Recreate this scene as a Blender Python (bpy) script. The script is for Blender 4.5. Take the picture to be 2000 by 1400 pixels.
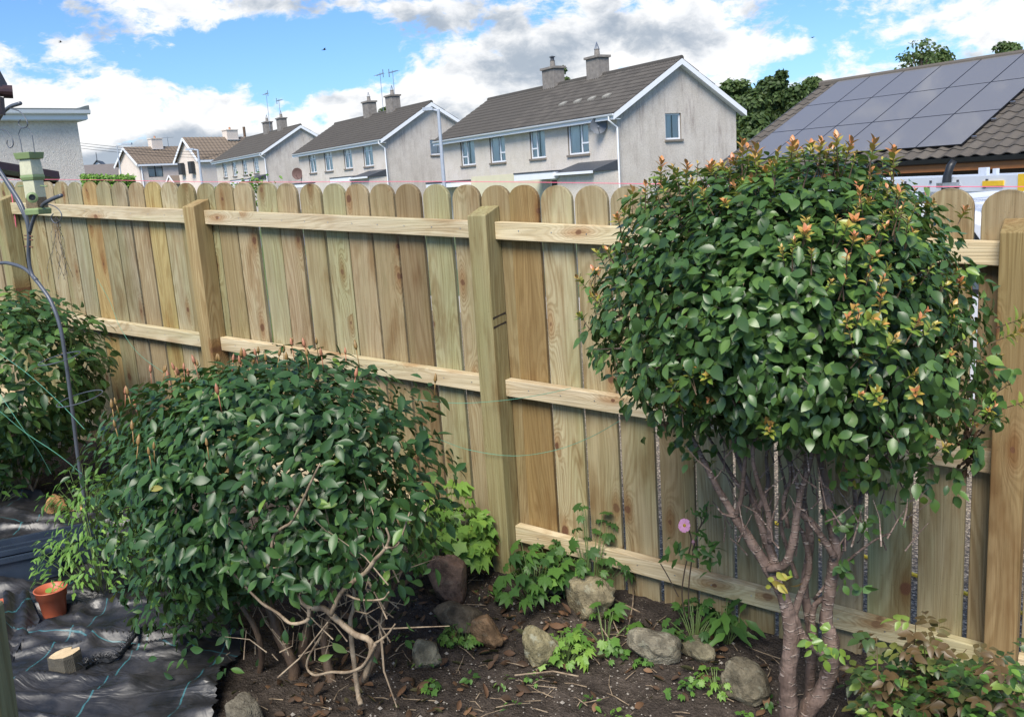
import bpy, math, random
import numpy as np
from mathutils import Vector, Matrix, Quaternion
rnd = random.Random(7)
rng = np.random.default_rng(7)
R = math.radians
for o in list(bpy.data.objects):
    bpy.data.objects.remove(o)
SC = bpy.context.scene
COL = SC.collection

# ------------------------------------------------------------------ camera
FPX = 1760.0
_d = np.array([590, 8900, FPX]); _d /= np.linalg.norm(_d)
_up = -_d
_f = np.array([0, 0, 1.0]); _Y = _f - _f.dot(_up) * _up; _Y /= np.linalg.norm(_Y)
_X = np.cross(_Y, _up); _X /= np.linalg.norm(_X)
if _X[0] < 0: _X = -_X
MC = np.array([_X, _Y, _up])
cam = bpy.data.cameras.new('camera'); camo = bpy.data.objects.new('camera', cam); COL.objects.link(camo)
cam.sensor_width = 36; cam.lens = FPX / 2000 * 36
cam.clip_start = 0.05; cam.clip_end = 3000
cr, cu, cb = MC @ np.array([1, 0, 0]), MC @ np.array([0, -1, 0]), MC @ np.array([0, 0, -1])
camo.matrix_world = Matrix([[cr[0], cu[0], cb[0], 0], [cr[1], cu[1], cb[1], 0], [cr[2], cu[2], cb[2], 0], [0, 0, 0, 1]])
SC.camera = camo
SC.render.resolution_x = 1024; SC.render.resolution_y = 716

# ------------------------------------------------------------------ view
SC.view_settings.view_transform = 'Standard'; SC.view_settings.look = 'None'
SC.view_settings.exposure = 0.85; SC.view_settings.gamma = 1.0
SC.view_settings.use_curve_mapping = False
SC.render.engine = 'CYCLES'
try:
    SC.cycles.max_bounces = 6; SC.cycles.transparent_max_bounces = 8
    SC.cycles.use_denoising = True
except Exception: pass

# ------------------------------------------------------------------ sun
SUN_AZ, SUN_EL = -163.0, 50.0
sd = Vector((math.sin(R(SUN_AZ)) * math.cos(R(SUN_EL)), math.cos(R(SUN_AZ)) * math.cos(R(SUN_EL)), math.sin(R(SUN_EL))))
sl = bpy.data.lights.new('sun', 'SUN'); sl.energy = 3.3; sl.angle = R(30); sl.color = (1.0, 0.93, 0.82)
so = bpy.data.objects.new('sun', sl); COL.objects.link(so)
so.rotation_mode = 'QUATERNION'; so.rotation_quaternion = sd.to_track_quat('Z', 'Y')

def ray(x, y):
    v = np.array([x - 1000, y - 700, FPX]); v = v / np.linalg.norm(v); return MC @ v

# ------------------------------------------------------------------ node helper
class NT:
    def __init__(s, tree): s.t = tree; s.n = tree.nodes; s.l = tree.links
    def put(s, sock, v):
        if isinstance(v, bpy.types.NodeSocket): s.l.new(v, sock)
        elif v is not None:
            if isinstance(v, (tuple, list)) and len(v) == 3 and sock.type == 'RGBA': v = (*v, 1)
            sock.default_value = v
    def node(s, typ, props=None, ins=None):
        n = s.n.new(typ)
        for k, v in (props or {}).items(): setattr(n, k, v)
        for k, v in (ins or {}).items(): s.put(n.inputs[k], v)
        return n
    def m(s, op, a, b=None, c=None, clamp=False):
        n = s.n.new('ShaderNodeMath'); n.operation = op; n.use_clamp = clamp
        s.put(n.inputs[0], a)
        if b is not None: s.put(n.inputs[1], b)
        if c is not None: s.put(n.inputs[2], c)
        return n.outputs[0]
    def v(s, op, a, b=None, scale=None):
        n = s.n.new('ShaderNodeVectorMath'); n.operation = op
        s.put(n.inputs[0], a)
        if b is not None: s.put(n.inputs[1], b)
        if scale is not None: s.put(n.inputs['Scale'], scale)
        return n.outputs['Value'] if op in ('LENGTH', 'DOT_PRODUCT', 'DISTANCE') else n.outputs[0]
    def mix(s, f, a, b, bt='MIX'):
        n = s.n.new('ShaderNodeMix'); n.data_type = 'RGBA'; n.blend_type = bt
        s.put(n.inputs[0], f); s.put(n.inputs[6], a); s.put(n.inputs[7], b); return n.outputs[2]
    def rng(s, x, a, b, c=0.0, d=1.0, it='SMOOTHSTEP'):
        n = s.n.new('ShaderNodeMapRange'); n.interpolation_type = it
        s.put(n.inputs[0], x); s.put(n.inputs[1], a); s.put(n.inputs[2], b); s.put(n.inputs[3], c); s.put(n.inputs[4], d)
        return n.outputs[0]
    def noise(s, vec, scale, detail=3, rough=.55, dist=0.0, out=0):
        n = s.n.new('ShaderNodeTexNoise')
        if vec is not None: s.put(n.inputs['Vector'], vec)
        n.inputs['Scale'].default_value = scale; n.inputs['Detail'].default_value = detail
        n.inputs['Roughness'].default_value = rough; n.inputs['Distortion'].default_value = dist
        return n.outputs[out]
    def vor(s, vec, scale, feat='F1', rand=1.0):
        n = s.n.new('ShaderNodeTexVoronoi'); n.feature = feat
        if vec is not None: s.put(n.inputs['Vector'], vec)
        n.inputs['Scale'].default_value = scale; n.inputs['Randomness'].default_value = rand
        return n
    def ramp(s, f, stops, it='LINEAR'):
        n = s.n.new('ShaderNodeValToRGB'); s.put(n.inputs[0], f); cr = n.color_ramp; cr.interpolation = it
        while len(cr.elements) < len(stops): cr.elements.new(.5)
        for e, (p, c) in zip(cr.elements, stops): e.position = p; e.color = (*c, 1)
        return n.outputs[0]
    def obj(s): return s.node('ShaderNodeTexCoord').outputs['Object']
    def sep(s, v): return s.node('ShaderNodeSeparateXYZ', ins={0: v}).outputs
    def comb(s, x, y, z): return s.node('ShaderNodeCombineXYZ', ins={0: x, 1: y, 2: z}).outputs[0]
    def rand(s): return s.node('ShaderNodeObjectInfo').outputs['Random']
    def bump(s, h, dist, strength=1.0):
        return s.node('ShaderNodeBump', ins={'Height': h, 'Distance': dist, 'Strength': strength}).outputs[0]

def mat(name):
    m = bpy.data.materials.new(name); m.use_nodes = True
    t = NT(m.node_tree); p = t.n['Principled BSDF']
    def P(**k):
        names = dict(col='Base Color', rough='Roughness', metal='Metallic', spec='Specular IOR Level', nor='Normal', coat='Coat Weight', alpha='Alpha')
        for a, v in k.items(): t.put(p.inputs[names[a]], v)
    return m, t, P, p
_simple = {}
def simple(name, col, rough=.6, metal=0.0, var=.12, scale=12, bump=0.0, spec=.5, nstretch=(1, 1, 1)):
    if name in _simple: return _simple[name]
    m, t, P, p = mat(name)
    v = t.v('MULTIPLY', t.obj(), nstretch)
    n = t.noise(v, scale, 5, .6); n2 = t.noise(v, scale * 9, 3, .6)
    f = t.m('ADD', t.m('MULTIPLY', t.m('SUBTRACT', n, .5), var * 4), t.m('MULTIPLY', t.m('SUBTRACT', n2, .5), var * 2))
    f = t.m('ADD', f, 1.0)
    c = t.v('SCALE', tuple(col), scale=f)
    P(col=c, rough=t.rng(n, .3, .7, max(rough - .08, .02), min(rough + .08, 1)), metal=metal, spec=spec)
    if bump: P(nor=t.bump(n2, bump))
    _simple[name] = m; return m

# ------------------------------------------------------------------ world: Nishita sky + clouds
W = bpy.data.worlds.new('World'); SC.world = W; W.use_nodes = True
t = NT(W.node_tree); bg = t.n['Background']
sky = t.node('ShaderNodeTexSky', {'sky_type': 'NISHITA', 'sun_disc': False, 'sun_elevation': R(SUN_EL), 'sun_rotation': R(SUN_AZ), 'air_density': 1.0, 'dust_density': .6, 'ozone_density': 2.0})
dvec = t.node('ShaderNodeTexCoord').outputs['Generated']
dx, dy, dz = t.sep(dvec)
az = t.m('ARCTAN2', dx, dy); el = t.m('ARCSINE', dz)
ae = t.comb(az, el, 0.0)
def azel(x, y):
    r = ray(x, y); return math.atan2(r[0], r[1]), math.asin(r[2])
def blobs(lst):
    acc = None
    for (x, y, rx, ry, w) in lst:
        a, e = azel(x, y)
        q = t.v('MULTIPLY', t.v('SUBTRACT', ae, (a, e, 0)), (1760 / rx, 1760 / ry, 0))
        g = t.m('MULTIPLY', t.m('POWER', 2.718, t.m('MULTIPLY', t.v('DOT_PRODUCT', q, q), -1)), w)
        acc = g if acc is None else t.m('ADD', acc, g)
    return acc
# flattened direction, so that clouds look layered towards the horizon
den = t.m('ADD', t.m('MAXIMUM', dz, 0.0), .16)
cp = t.comb(t.m('DIVIDE', dx, den), t.m('DIVIDE', dy, den), 0.0)
wob = t.noise(dvec, 7, 4, .6, out=1)
dv2 = t.v('ADD', dvec, t.v('SCALE', t.v('SUBTRACT', wob, (.5, .5, .5)), scale=.05))
nA = t.noise(t.v('MULTIPLY', dv2, (1, 1, 1.6)), 6.5, 12, .66)
nB = t.noise(t.v('MULTIPLY', dv2, (1, 1, 2.4)), 17, 8, .6)
nC = t.noise(cp, 1.1, 7, .55)
cov = blobs([(90, 200, 230, 85, .55), (330, 260, 230, 90, .5), (430, 300, 260, 50, .35), (210, 60, 190, 55, .5), (560, 12, 420, 32, .5),
             (1000, 170, 330, 95, .6), (1150, 60, 330, 60, .42), (1420, 100, 190, 40, .5), (1930, 45, 150, 50, .75), (1520, 90, 90, 22, .35), (1700, 150, 90, 28, .25), (760, 220, 200, 40, .3),
             (50, 45, 150, 42, -.6), (470, 110, 210, 52, -.8), (660, 150, 150, 50, -.65), (1650, 70, 170, 50, -.62), (1480, 18, 160, 20, -.12), (1270, 20, 60, 16, -.15), (590, 190, 60, 22, -.12), (400, 240, 40, 30, -.0)])
dens = t.m('ADD', t.m('ADD', t.m('MULTIPLY', t.m('SUBTRACT', nA, .5), 2.3), t.m('MULTIPLY', t.m('SUBTRACT', nB, .5), 1.9)), t.m('ADD', cov, t.m('MULTIPLY', t.m('SUBTRACT', nC, .50), .6)))
mask = t.rng(dens, .06, .42)
thick = t.rng(dens, .25, 1.0)
# shade of the cloud: white billows and grey-blue undersides
gry = blobs([(225, 55, 130, 45, .75), (560, 18, 420, 34, .30), (960, 125, 110, 34, .85), (1150, 85, 140, 38, .85), (850, 40, 140, 26, .4), (330, 312, 240, 34, 1.0), (440, 285, 150, 28, .55), (640, 200, 110, 22, .5),
             (740, 240, 160, 24, .3), (960, 210, 170, 24, .35), (1080, 35, 200, 22, .3), (1700, 160, 120, 30, .4),
             (90, 185, 170, 75, -1.1), (300, 200, 120, 50, -.8), (60, 260, 120, 40, -.6), (560, 225, 150, 22, -.5), (850, 165, 100, 40, -.55), (1040, 90, 60, 30, -.55), (1480, 100, 120, 36, -.55), (1900, 50, 160, 45, -.1), (860, 60, 120, 30, .3)])
nG = t.noise(t.v('MULTIPLY', dv2, (1, 1, 1.9)), 10, 8, .6)
gr = t.rng(t.m('ADD', t.m('ADD', gry, t.m('MULTIPLY', t.m('SUBTRACT', nG, .5), 4.2)), t.m('MULTIPLY', thick, .30)), .02, 1.1)
SKYS = 0.11
CW = 5.1
ccol = t.mix(gr, (CW * 1.09, CW * 1.09, CW * 1.09), (CW * .46, CW * .53, CW * .62))
skyc = t.v('MULTIPLY', sky.outputs[0], (.48, .68, .93))
soft = t.rng(t.noise(t.v('MULTIPLY', dv2, (1, 1, 1.7)), 21, 7, .62), .40, .64, 0, .30)
ccol = t.mix(soft, ccol, t.v('MULTIPLY', ccol, (.70, .76, .84)))
fin = t.mix(mask, skyc, ccol)
t.put(bg.inputs[0], fin); bg.inputs[1].default_value = SKYS
try:
    W.cycles.sampling_method = 'MANUAL'; W.cycles.sample_map_resolution = 512
except Exception: pass

# ------------------------------------------------------------------ geometry helpers
FW = ray(-1700, 325); EE = -np.array([FW[0], FW[1], 0]); EE /= np.linalg.norm(EE)
NN = np.array([-EE[1], EE[0], 0.0])
ANG_F = math.atan2(EE[1], EE[0])
def A(x, y, D):               # point seen at (x, y) on the vertical plane parallel to the fence at distance D
    r = ray(x, y); return Vector(r * D / r.dot(NN))
def UD(u, D, z): return Vector(EE * u + NN * D + np.array([0, 0, z]))
def toUD(p): p = np.array(p); return p.dot(EE), p.dot(NN)
def GZ(u, D): return -1.785 - .057 * u
def onG(x, y, dz=0.0):        # point seen at (x, y) on the garden ground
    r = ray(x, y); n = np.array([EE[0] * .057, EE[1] * .057, 1.0]); return Vector(r * ((-1.785 + dz) / r.dot(n)))
def atD(x, y, D):             # at horizontal distance D
    r = ray(x, y); return Vector(r * D / math.hypot(r[0], r[1]))

def vnoise(p, seed=0):
    """value noise, p (n,3) -> (n,) in 0..1"""
    i = np.floor(p).astype(np.int64); f = p - i; f = f * f * (3 - 2 * f)
    def h(a, b, c):
        x = (a * 374761393 + b * 668265263 + c * 2147483647 + seed * 974634777) & 0xffffffff
        x = ((x ^ (x >> 13)) * 1274126177) & 0xffffffff
        return ((x ^ (x >> 16)) & 0xffff) / 65535.0
    r = 0
    for a in (0, 1):
        for b in (0, 1):
            for c in (0, 1):
                w = (f[:, 0] if a else 1 - f[:, 0]) * (f[:, 1] if b else 1 - f[:, 1]) * (f[:, 2] if c else 1 - f[:, 2])
                r = r + w * h(i[:, 0] + a, i[:, 1] + b, i[:, 2] + c)
    return r
def fbm(p, o=4, seed=0):
    r = 0; a = .5; s = 1.0; tot = 0
    for k in range(o): r = r + a * vnoise(p * s, seed + k); tot += a; a *= .5; s *= 2.03
    return r / tot

class MB:
    def __init__(s): s.v = []; s.f = []; s.mi = []
    def add(s, vs, fs, mi=0):
        b = len(s.v); s.v += [tuple(v) for v in vs]; s.f += [tuple(i + b for i in f) for f in fs]; s.mi += [mi] * len(fs)
    def box(s, x0, x1, y0, y1, z0, z1, mi=0):
        s.add([(x0, y0, z0), (x1, y0, z0), (x1, y1, z0), (x0, y1, z0), (x0, y0, z1), (x1, y0, z1), (x1, y1, z1), (x0, y1, z1)],
              [(0, 3, 2, 1), (4, 5, 6, 7), (0, 1, 5, 4), (1, 2, 6, 5), (2, 3, 7, 6), (3, 0, 4, 7)], mi)
    def beam(s, p0, p1, w, h, up=(0, 0, 1), mi=0):
        p0 = Vector(p0); p1 = Vector(p1); d = (p1 - p0).normalized(); up = Vector(up)
        x = d.cross(up)
        if x.length < 1e-4: x = d.cross(Vector((1, 0, 0)))
        x.normalize(); y = x.cross(d)
        vs = []
        for p in (p0, p1):
            for a, b in ((-1, -1), (1, -1), (1, 1), (-1, 1)): vs.append(p + x * (a * w / 2) + y * (b * h / 2))
        s.add(vs, [(0, 3, 2, 1), (4, 5, 6, 7), (0, 1, 5, 4), (1, 2, 6, 5), (2, 3, 7, 6), (3, 0, 4, 7)], mi)
    def tube(s, pts, rad, n=8, cap=True, mi=0, wob=0):
        pts = [Vector(p) for p in pts]
        if not isinstance(rad, (list, tuple)): rad = [rad] * len(pts)
        b = len(s.v); ref = Vector((.31, .52, .79))
        N = len(pts)
        for i, p in enumerate(pts):
            d = (pts[min(i + 1, N - 1)] - pts[max(i - 1, 0)]).normalized()
            x = d.cross(ref); 
            if x.length < .05: x = d.cross(Vector((1, 0, 0)))
            x.normalize(); y = d.cross(x)
            for k in range(n):
                a = 2 * math.pi * k / n
                r = rad[i] * (1 + (wob * (rnd.random() - .5) if wob else 0))
                s.v.append(tuple(p + x * (math.cos(a) * r) + y * (math.sin(a) * r)))
        for i in range(N - 1):
            for k in range(n):
                k2 = (k + 1) % n
                s.f.append((b + i * n + k, b + i * n + k2, b + (i + 1) * n + k2, b + (i + 1) * n + k)); s.mi.append(mi)
        if cap:
            s.f.append(tuple(b + k for k in reversed(range(n)))); s.mi.append(mi)
            s.f.append(tuple(b + (N - 1) * n + k for k in range(n))); s.mi.append(mi)
    def lathe(s, prof, n=32, c=(0, 0, 0), mi=0):
        b = len(s.v)
        for r, z in prof:
            for k in range(n):
                a = 2 * math.pi * k / n; s.v.append((c[0] + r * math.cos(a), c[1] + r * math.sin(a), c[2] + z))
        for i in range(len(prof) - 1):
            for k in range(n):
                k2 = (k + 1) % n; s.f.append((b + i * n + k, b + i * n + k2, b + (i + 1) * n + k2, b + (i + 1) * n + k)); s.mi.append(mi)
    def mesh(s, name, mats, smooth=False):
        me = bpy.data.meshes.new(name); me.from_pydata(s.v, [], s.f)
        for m in (mats if isinstance(mats, (list, tuple)) else [mats]): me.materials.append(m)
        if any(s.mi): me.polygons.foreach_set('material_index', s.mi)
        if smooth: me.polygons.foreach_set('use_smooth', [True] * len(s.f))
        me.update(); return me
    def build(s, name, mats, parent=None, loc=None, smooth=False, bevel=0.0):
        o = bpy.data.objects.new(name, s.mesh(name, mats, smooth)); COL.objects.link(o)
        if parent: o.parent = parent
        if loc is not None: o.location = loc
        if bevel:
            b = o.modifiers.new('bevel', 'BEVEL'); b.width = bevel; b.segments = 2; b.limit_method = 'ANGLE'; b.harden_normals = False
        return o
def link(name, me, parent=None, loc=None, rot=None):
    o = bpy.data.objects.new(name, me); COL.objects.link(o)
    if parent: o.parent = parent
    if loc is not None: o.location = loc
    if rot is not None: o.rotation_euler = rot
    return o
def tag(o, label, cat, group=None, kind=None):
    o['label'] = label; o['category'] = cat
    if group: o['group'] = group
    if kind: o['kind'] = kind
    return o
def empty(name, loc, rotz=0.0):
    o = bpy.data.objects.new(name, None); COL.objects.link(o); o.location = loc; o.rotation_euler = (0, 0, rotz); o.empty_display_size = .1; return o
def catmull(pts, n=4):
    P = [Vector(p) for p in pts]; P = [P[0] * 2 - P[1]] + P + [P[-1] * 2 - P[-2]]; out = []
    for i in range(1, len(P) - 2):
        for k in range(n):
            u = k / n; a, b, c, d = P[i - 1], P[i], P[i + 1], P[i + 2]
            out.append(.5 * ((2 * b) + (c - a) * u + (2 * a - 5 * b + 4 * c - d) * u * u + (3 * b - a - 3 * c + d) * u ** 3))
    out.append(P[-2]); return out
def lerp_list(vals, m):
    n = len(vals); return [float(np.interp(i / (m - 1) * (n - 1), range(n), vals)) for i in range(m)]

def np_mesh(name, V, F, mats, tint=None, smooth=False):
    """V (n,3), F (m,k) all faces of the same size"""
    me = bpy.data.meshes.new(name); n = len(V); m, k = F.shape
    me.vertices.add(n); me.vertices.foreach_set('co', V.astype(np.float32).ravel())
    me.loops.add(m * k); me.loops.foreach_set('vertex_index', F.astype(np.int32).ravel())
    me.polygons.add(m); me.polygons.foreach_set('loop_start', np.arange(0, m * k, k, dtype=np.int32))
    if smooth: me.polygons.foreach_set('use_smooth', np.ones(m, dtype=bool))
    if tint is not None:
        a = me.attributes.new('tint', 'FLOAT', 'POINT'); a.data.foreach_set('value', tint.astype(np.float32))
    for q in (mats if isinstance(mats, (list, tuple)) else [mats]): me.materials.append(q)
    me.update(calc_edges=True); me.validate(); return me

# ------------------------------------------------------------------ leaves
def leaf_tpl(w=.5, n=5, fold=.25, droop=.25, tip=1.0, serr=0.0, peak=.42, curl=0.0):
    """length 1 along +y, normal +z; returns verts (k,3) and tris"""
    V = []; F = []
    V.append((0, 0, 0))
    for i in range(1, n):
        y = i / n
        a = (y / peak) if y < peak else (1 - y) / (1 - peak)
        ww = w / 2 * (math.sin(min(a, 1) * math.pi / 2) ** (.75 if y < peak else tip))
        if serr and i % 2: ww *= (1 - serr)
        z = -droop * y * y; zz = z + fold * ww
        V += [(-ww, y, zz + curl * ww), (0, y, z), (ww, y, zz - curl * ww)]
    V.append((0, 1, -droop))
    F += [(0, 2, 1), (0, 3, 2)]
    for i in range(n - 2):
        b = 1 + i * 3
        for a in (0, 1): F += [(b + a, b + a + 1, b + a + 4), (b + a, b + a + 4, b + a + 3)]
    b = 1 + (n - 2) * 3; e = len(V) - 1
    F += [(b, b + 1, e), (b + 1, b + 2, e)]
    return np.array(V, float), np.array(F)
def lobed_tpl(lobes=5, depth=.45, cup=.12):
    V = [(0, 0, 0)]; F = []
    m = lobes * 2 + 1
    for i in range(m):
        a = math.radians(-150 + 300 * i / (m - 1)); tipf = (i % 2 == 1)
        Rr = (.55 if tipf else .55 * (1 - depth)) * (1 + .35 * math.cos(a))
        if i in (0, m - 1): Rr = .15
        V.append((math.sin(a) * Rr, .38 + math.cos(a) * Rr, -cup * (Rr * 2) ** 2 * (1.4 if tipf else .2)))
    V[0] = (0, .38, 0); V.append((0, 0, 0))
    for i in range(1, m): F.append((0, i + 1, i))
    F.append((0, 1, m + 1)); F.append((0, m + 1, m))
    return np.array(V, float), np.array(F)

def basis(T, Nn):
    T = T / np.linalg.norm(T, axis=1, keepdims=True)
    X = np.cross(T, Nn); X /= np.linalg.norm(X, axis=1, keepdims=True) + 1e-9
    Z = np.cross(X, T); return X, T, Z
def leaves_mesh(name, tpls, P, T, Nn, S, tint, mats):
    X, Y, Z = basis(T, Nn); Vs = []; Fs = []; ts = []; off = 0
    which = rng.integers(0, len(tpls), len(P))
    for k, (tv, tf) in enumerate(tpls):
        ix = np.where(which == k)[0]
        if not len(ix): continue
        v = (P[ix, None, :] + S[ix, None, None] * (tv[None, :, 0:1] * X[ix, None, :] + tv[None, :, 1:2] * Y[ix, None, :] + tv[None, :, 2:3] * Z[ix, None, :]))
        n = len(tv); Vs.append(v.reshape(-1, 3)); Fs.append((tf[None] + (np.arange(len(ix)) * n)[:, None, None] + off).reshape(-1, 3)); off += len(ix) * n
        ts.append(np.repeat(tint[ix], n))
    return np_mesh(name, np.concatenate(Vs), np.concatenate(Fs), mats, np.concatenate(ts), True)
def single_leaves(tpls, P, T, Nn, S, tint, mats, parent, org, name='leaf'):
    """individual leaf objects sharing a few meshes"""
    X, Y, Z = basis(T, Nn); lv = np.linspace(.02, .98, 9); meshes = {}
    for i in range(len(P)):
        k = int(rng.integers(0, len(tpls))); q = int(np.argmin(abs(lv - tint[i])))
        if (k, q) not in meshes: meshes[(k, q)] = np_mesh(name, tpls[k][0], tpls[k][1], mats, np.full(len(tpls[k][0]), lv[q]), True)
        o = bpy.data.objects.new(name, meshes[(k, q)]); COL.objects.link(o); o.parent = parent
        s = S[i]; p = P[i] - np.array(org)
        o.matrix_local = Matrix([[X[i][0] * s, Y[i][0] * s, Z[i][0] * s, p[0]], [X[i][1] * s, Y[i][1] * s, Z[i][1] * s, p[1]], [X[i][2] * s, Y[i][2] * s, Z[i][2] * s, p[2]], [0, 0, 0, 1]])

def leaf_mat(name, stops, rough=.35, transl=.25, spec=.5, coat=0.0, vein=.0):
    m, t, P, p = mat(name)
    a = t.node('ShaderNodeAttribute', {'attribute_name': 'tint'}).outputs['Fac']
    nz = t.noise(t.node('ShaderNodeTexCoord').outputs['Object'], 60, 2)
    c = t.ramp(t.m('ADD', a, t.m('MULTIPLY', t.m('SUBTRACT', nz, .5), .12)), stops)
    geo = t.node('ShaderNodeNewGeometry')
    back = t.mix(.5, c, (.10, .13, .05))
    c2 = t.mix(geo.outputs['Backfacing'], c, back)
    P(col=c2, rough=rough, spec=spec, coat=coat)
    tr = t.node('ShaderNodeBsdfTranslucent', ins={'Color': t.mix(.35, c, (.25, .35, .04))})
    mx = t.node('ShaderNodeMixShader', ins={0: transl, 1: p.outputs[0], 2: tr.outputs[0]})
    out = [n for n in t.n if n.type == 'OUTPUT_MATERIAL'][0]
    t.l.new(mx.outputs[0], out.inputs[0]); return m

# ------------------------------------------------------------------ wood
def wood(name, axis='z', stops=None, wear=.5, dark=1.0, knots=.42, tintobj=False):
    m, t, P, p = mat(name)
    o = t.obj(); x, y, z = t.sep(o)
    if axis == 'x': o = t.comb(z, y, x)
    r = t.rand()
    off = t.comb(t.m('MULTIPLY', r, 37.0), t.m('MULTIPLY', r, 17.0), t.m('MULTIPLY', r, 91.0))
    q = t.v('ADD', o, off); qx, qy, qz = t.sep(q)
    # knots
    kv = t.comb(t.m('MULTIPLY', qx, 6.0), t.m('MULTIPLY', r, 50.0), t.m('MULTIPLY', qz, 2.6))
    V = t.node('ShaderNodeTexVoronoi', {'feature': 'F1', 'voronoi_dimensions': '3D'}, {'Vector': kv, 'Scale': 1.0})
    V.inputs['Randomness'].default_value = .85
    dv = t.v('SUBTRACT', kv, V.outputs['Position']); kx, ky, kz = t.sep(dv)
    kx = t.m('DIVIDE', kx, 6.0); kz = t.m('DIVIDE', kz, 2.6)
    wv = t.m('MULTIPLY', t.m('SUBTRACT', t.noise(q, 30, 2), .5), .016)
    kx = t.m('ADD', kx, wv)
    cc = t.sep(V.outputs['Color'])
    on = t.m('GREATER_THAN', cc[0], knots)
    size = t.m('ADD', t.m('MULTIPLY', cc[1], .012), .006)
    kd = t.m('SQRT', t.m('ADD', t.m('MULTIPLY', kx, kx), t.m('MULTIPLY', t.m('MULTIPLY', kz, kz), .55)))
    core = t.m('MULTIPLY', t.rng(kd, t.m('MULTIPLY', size, .75), t.m('MULTIPLY', size, 1.15), 1.0, 0.0), on)
    fld = t.m('ADD', t.m('MULTIPLY', t.m('MULTIPLY', kx, kx), 1 / .026 ** 2), t.m('MULTIPLY', t.m('MULTIPLY', kz, kz), 1 / .085 ** 2))
    bumpk = t.m('MULTIPLY', t.m('POWER', 2.718, t.m('MULTIPLY', fld, -1)), on)
    # grain: contour lines of a long stretched field
    gq = t.v('MULTIPLY', q, (8.0, 8.0, .75))
    G = t.noise(gq, 1.0, 2, .45, .3)
    G = t.m('ADD', G, t.m('MULTIPLY', bumpk, .30))
    G = t.m('ADD', G, t.m('MULTIPLY', qx, 2.0))
    ring = t.m('SINE', t.m('ADD', t.m('MULTIPLY', G, 120.0), t.m('MULTIPLY', t.noise(t.v('MULTIPLY', q, (60, 60, 2)), 1.0, 2), 5.0)))
    ring = t.rng(ring, -.6, 1.0)
    ringw = t.m('SINE', t.m('MULTIPLY', G, 31.0)); ringw = t.rng(ringw, -.2, 1.0)
    fib = t.noise(t.v('MULTIPLY', q, (380, 380, 5)), 1.0, 3, .6)
    fib2 = t.noise(t.v('MULTIPLY', q, (70, 70, 1.6)), 1.0, 3, .6)
    blot = t.noise(t.v('MULTIPLY', q, (7, 7, 1.7)), 1.0, 4, .6)
    stops = stops or [(0.0, (.43, .355, .225)), (.16, (.48, .41, .26)), (.30, (.38, .335, .22)), (.44, (.52, .44, .285)), (.58, (.40, .32, .205)), (.70, (.44, .39, .27)), (.80, (.46, .35, .18)), (.86, (.31, .24, .145)), (1.0, (.46, .40, .25))]
    base = t.ramp(r, stops, 'CONSTANT')
    if tintobj: base = t.v('MULTIPLY', t.node('ShaderNodeObjectInfo').outputs['Color'], t.mix(r, (.455, .39, .245), (.49, .43, .275)))
    light = t.v('SCALE', base, scale=1.22)
    c = t.mix(t.rng(blot, .34, .68, 0, .85), base, light)
    # green-grey tint of the treatment and brown stains
    gn = t.rng(t.noise(t.v('MULTIPLY', q, (5, 5, .9)), 1.0, 3, .5), .45, .75, 0, .55)
    c = t.mix(gn, c, t.v('MULTIPLY', c, (.80, .92, .74)))
    st = t.rng(t.noise(t.v('MULTIPLY', t.v('ADD', q, (5, 3, 9)), (8, 8, 2.2)), 1.0, 4, .6), .50, .72, 0, .85)
    c = t.mix(st, c, t.v('MULTIPLY', c, (.66, .53, .42)))
    late = t.v('MULTIPLY', c, (.62, .53, .42))
    c = t.mix(t.m('MULTIPLY', ring, t.rng(blot, .3, .7, .15, .60)), c, late)
    c = t.mix(t.m('MULTIPLY', ringw, .30), c, t.v('MULTIPLY', c, (.74, .68, .58)))
    c = t.mix(t.rng(fib2, .35, .7, 0, .50), c, t.v('MULTIPLY', c, (.66, .60, .53)))
    c = t.mix(t.rng(fib, .42, .70, 0, .45), c, t.v('MULTIPLY', c, (.6, .57, .52)))
    halo = t.m('MULTIPLY', t.rng(bumpk, .15, 1.0, 0, .75), on)
    c = t.mix(halo, c, t.v('MULTIPLY', c, (.66, .44, .30)))
    kring = t.rng(t.m('SINE', t.m('MULTIPLY', kd, 1900.0)), -1, 1, .55, 1.15)
    kc = t.v('SCALE', (.17, .075, .04), scale=kring)
    c = t.mix(t.m('MULTIPLY', core, t.m('ADD', t.m('MULTIPLY', cc[2], .35), .6)), c, kc)
    # algae and grime near the foot, rain streaks from the top
    alg = t.m('MULTIPLY', t.rng(t.noise(t.v('MULTIPLY', q, (26, 26, 5)), 1.0, 4, .7), .48, .72), t.rng(t.noise(t.v('MULTIPLY', q, (4, 4, 1.2)), 1.0, 2), .45, .7))
    c = t.mix(t.m('MULTIPLY', alg, .55), c, t.v('MULTIPLY', c, (.60, .66, .50)))
    speck = t.rng(t.noise(q, 210, 2, .5), .68, .74, 0, .55); c = t.mix(speck, c, t.v('SCALE', c, scale=.5))
    c = t.v('SCALE', c, scale=dark)
    h = t.m('ADD', t.m('MULTIPLY', ring, -.35), t.m('MULTIPLY', fib, -.8))
    P(col=c, rough=t.rng(fib2, .3, .7, .62, .8), spec=.3, nor=t.bump(h, .0011, .8))
    return m
M_board = wood('board_wood', dark=.74, tintobj=True)
M_rail = wood('rail_wood', 'x', [(0, (.62, .53, .36)), (.35, (.66, .56, .37)), (.65, (.58, .50, .35)), (1, (.64, .55, .38))], knots=.6, dark=.95)
M_post = wood('post_wood', 'z', [(0, (.37, .31, .18)), (.3, (.40, .35, .21)), (.6, (.36, .28, .16)), (1, (.38, .32, .19))], knots=.45, dark=.80, tintobj=True)
M_steel = simple('galvanised_steel', (.45, .46, .48), .35, .9, .1)

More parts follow.
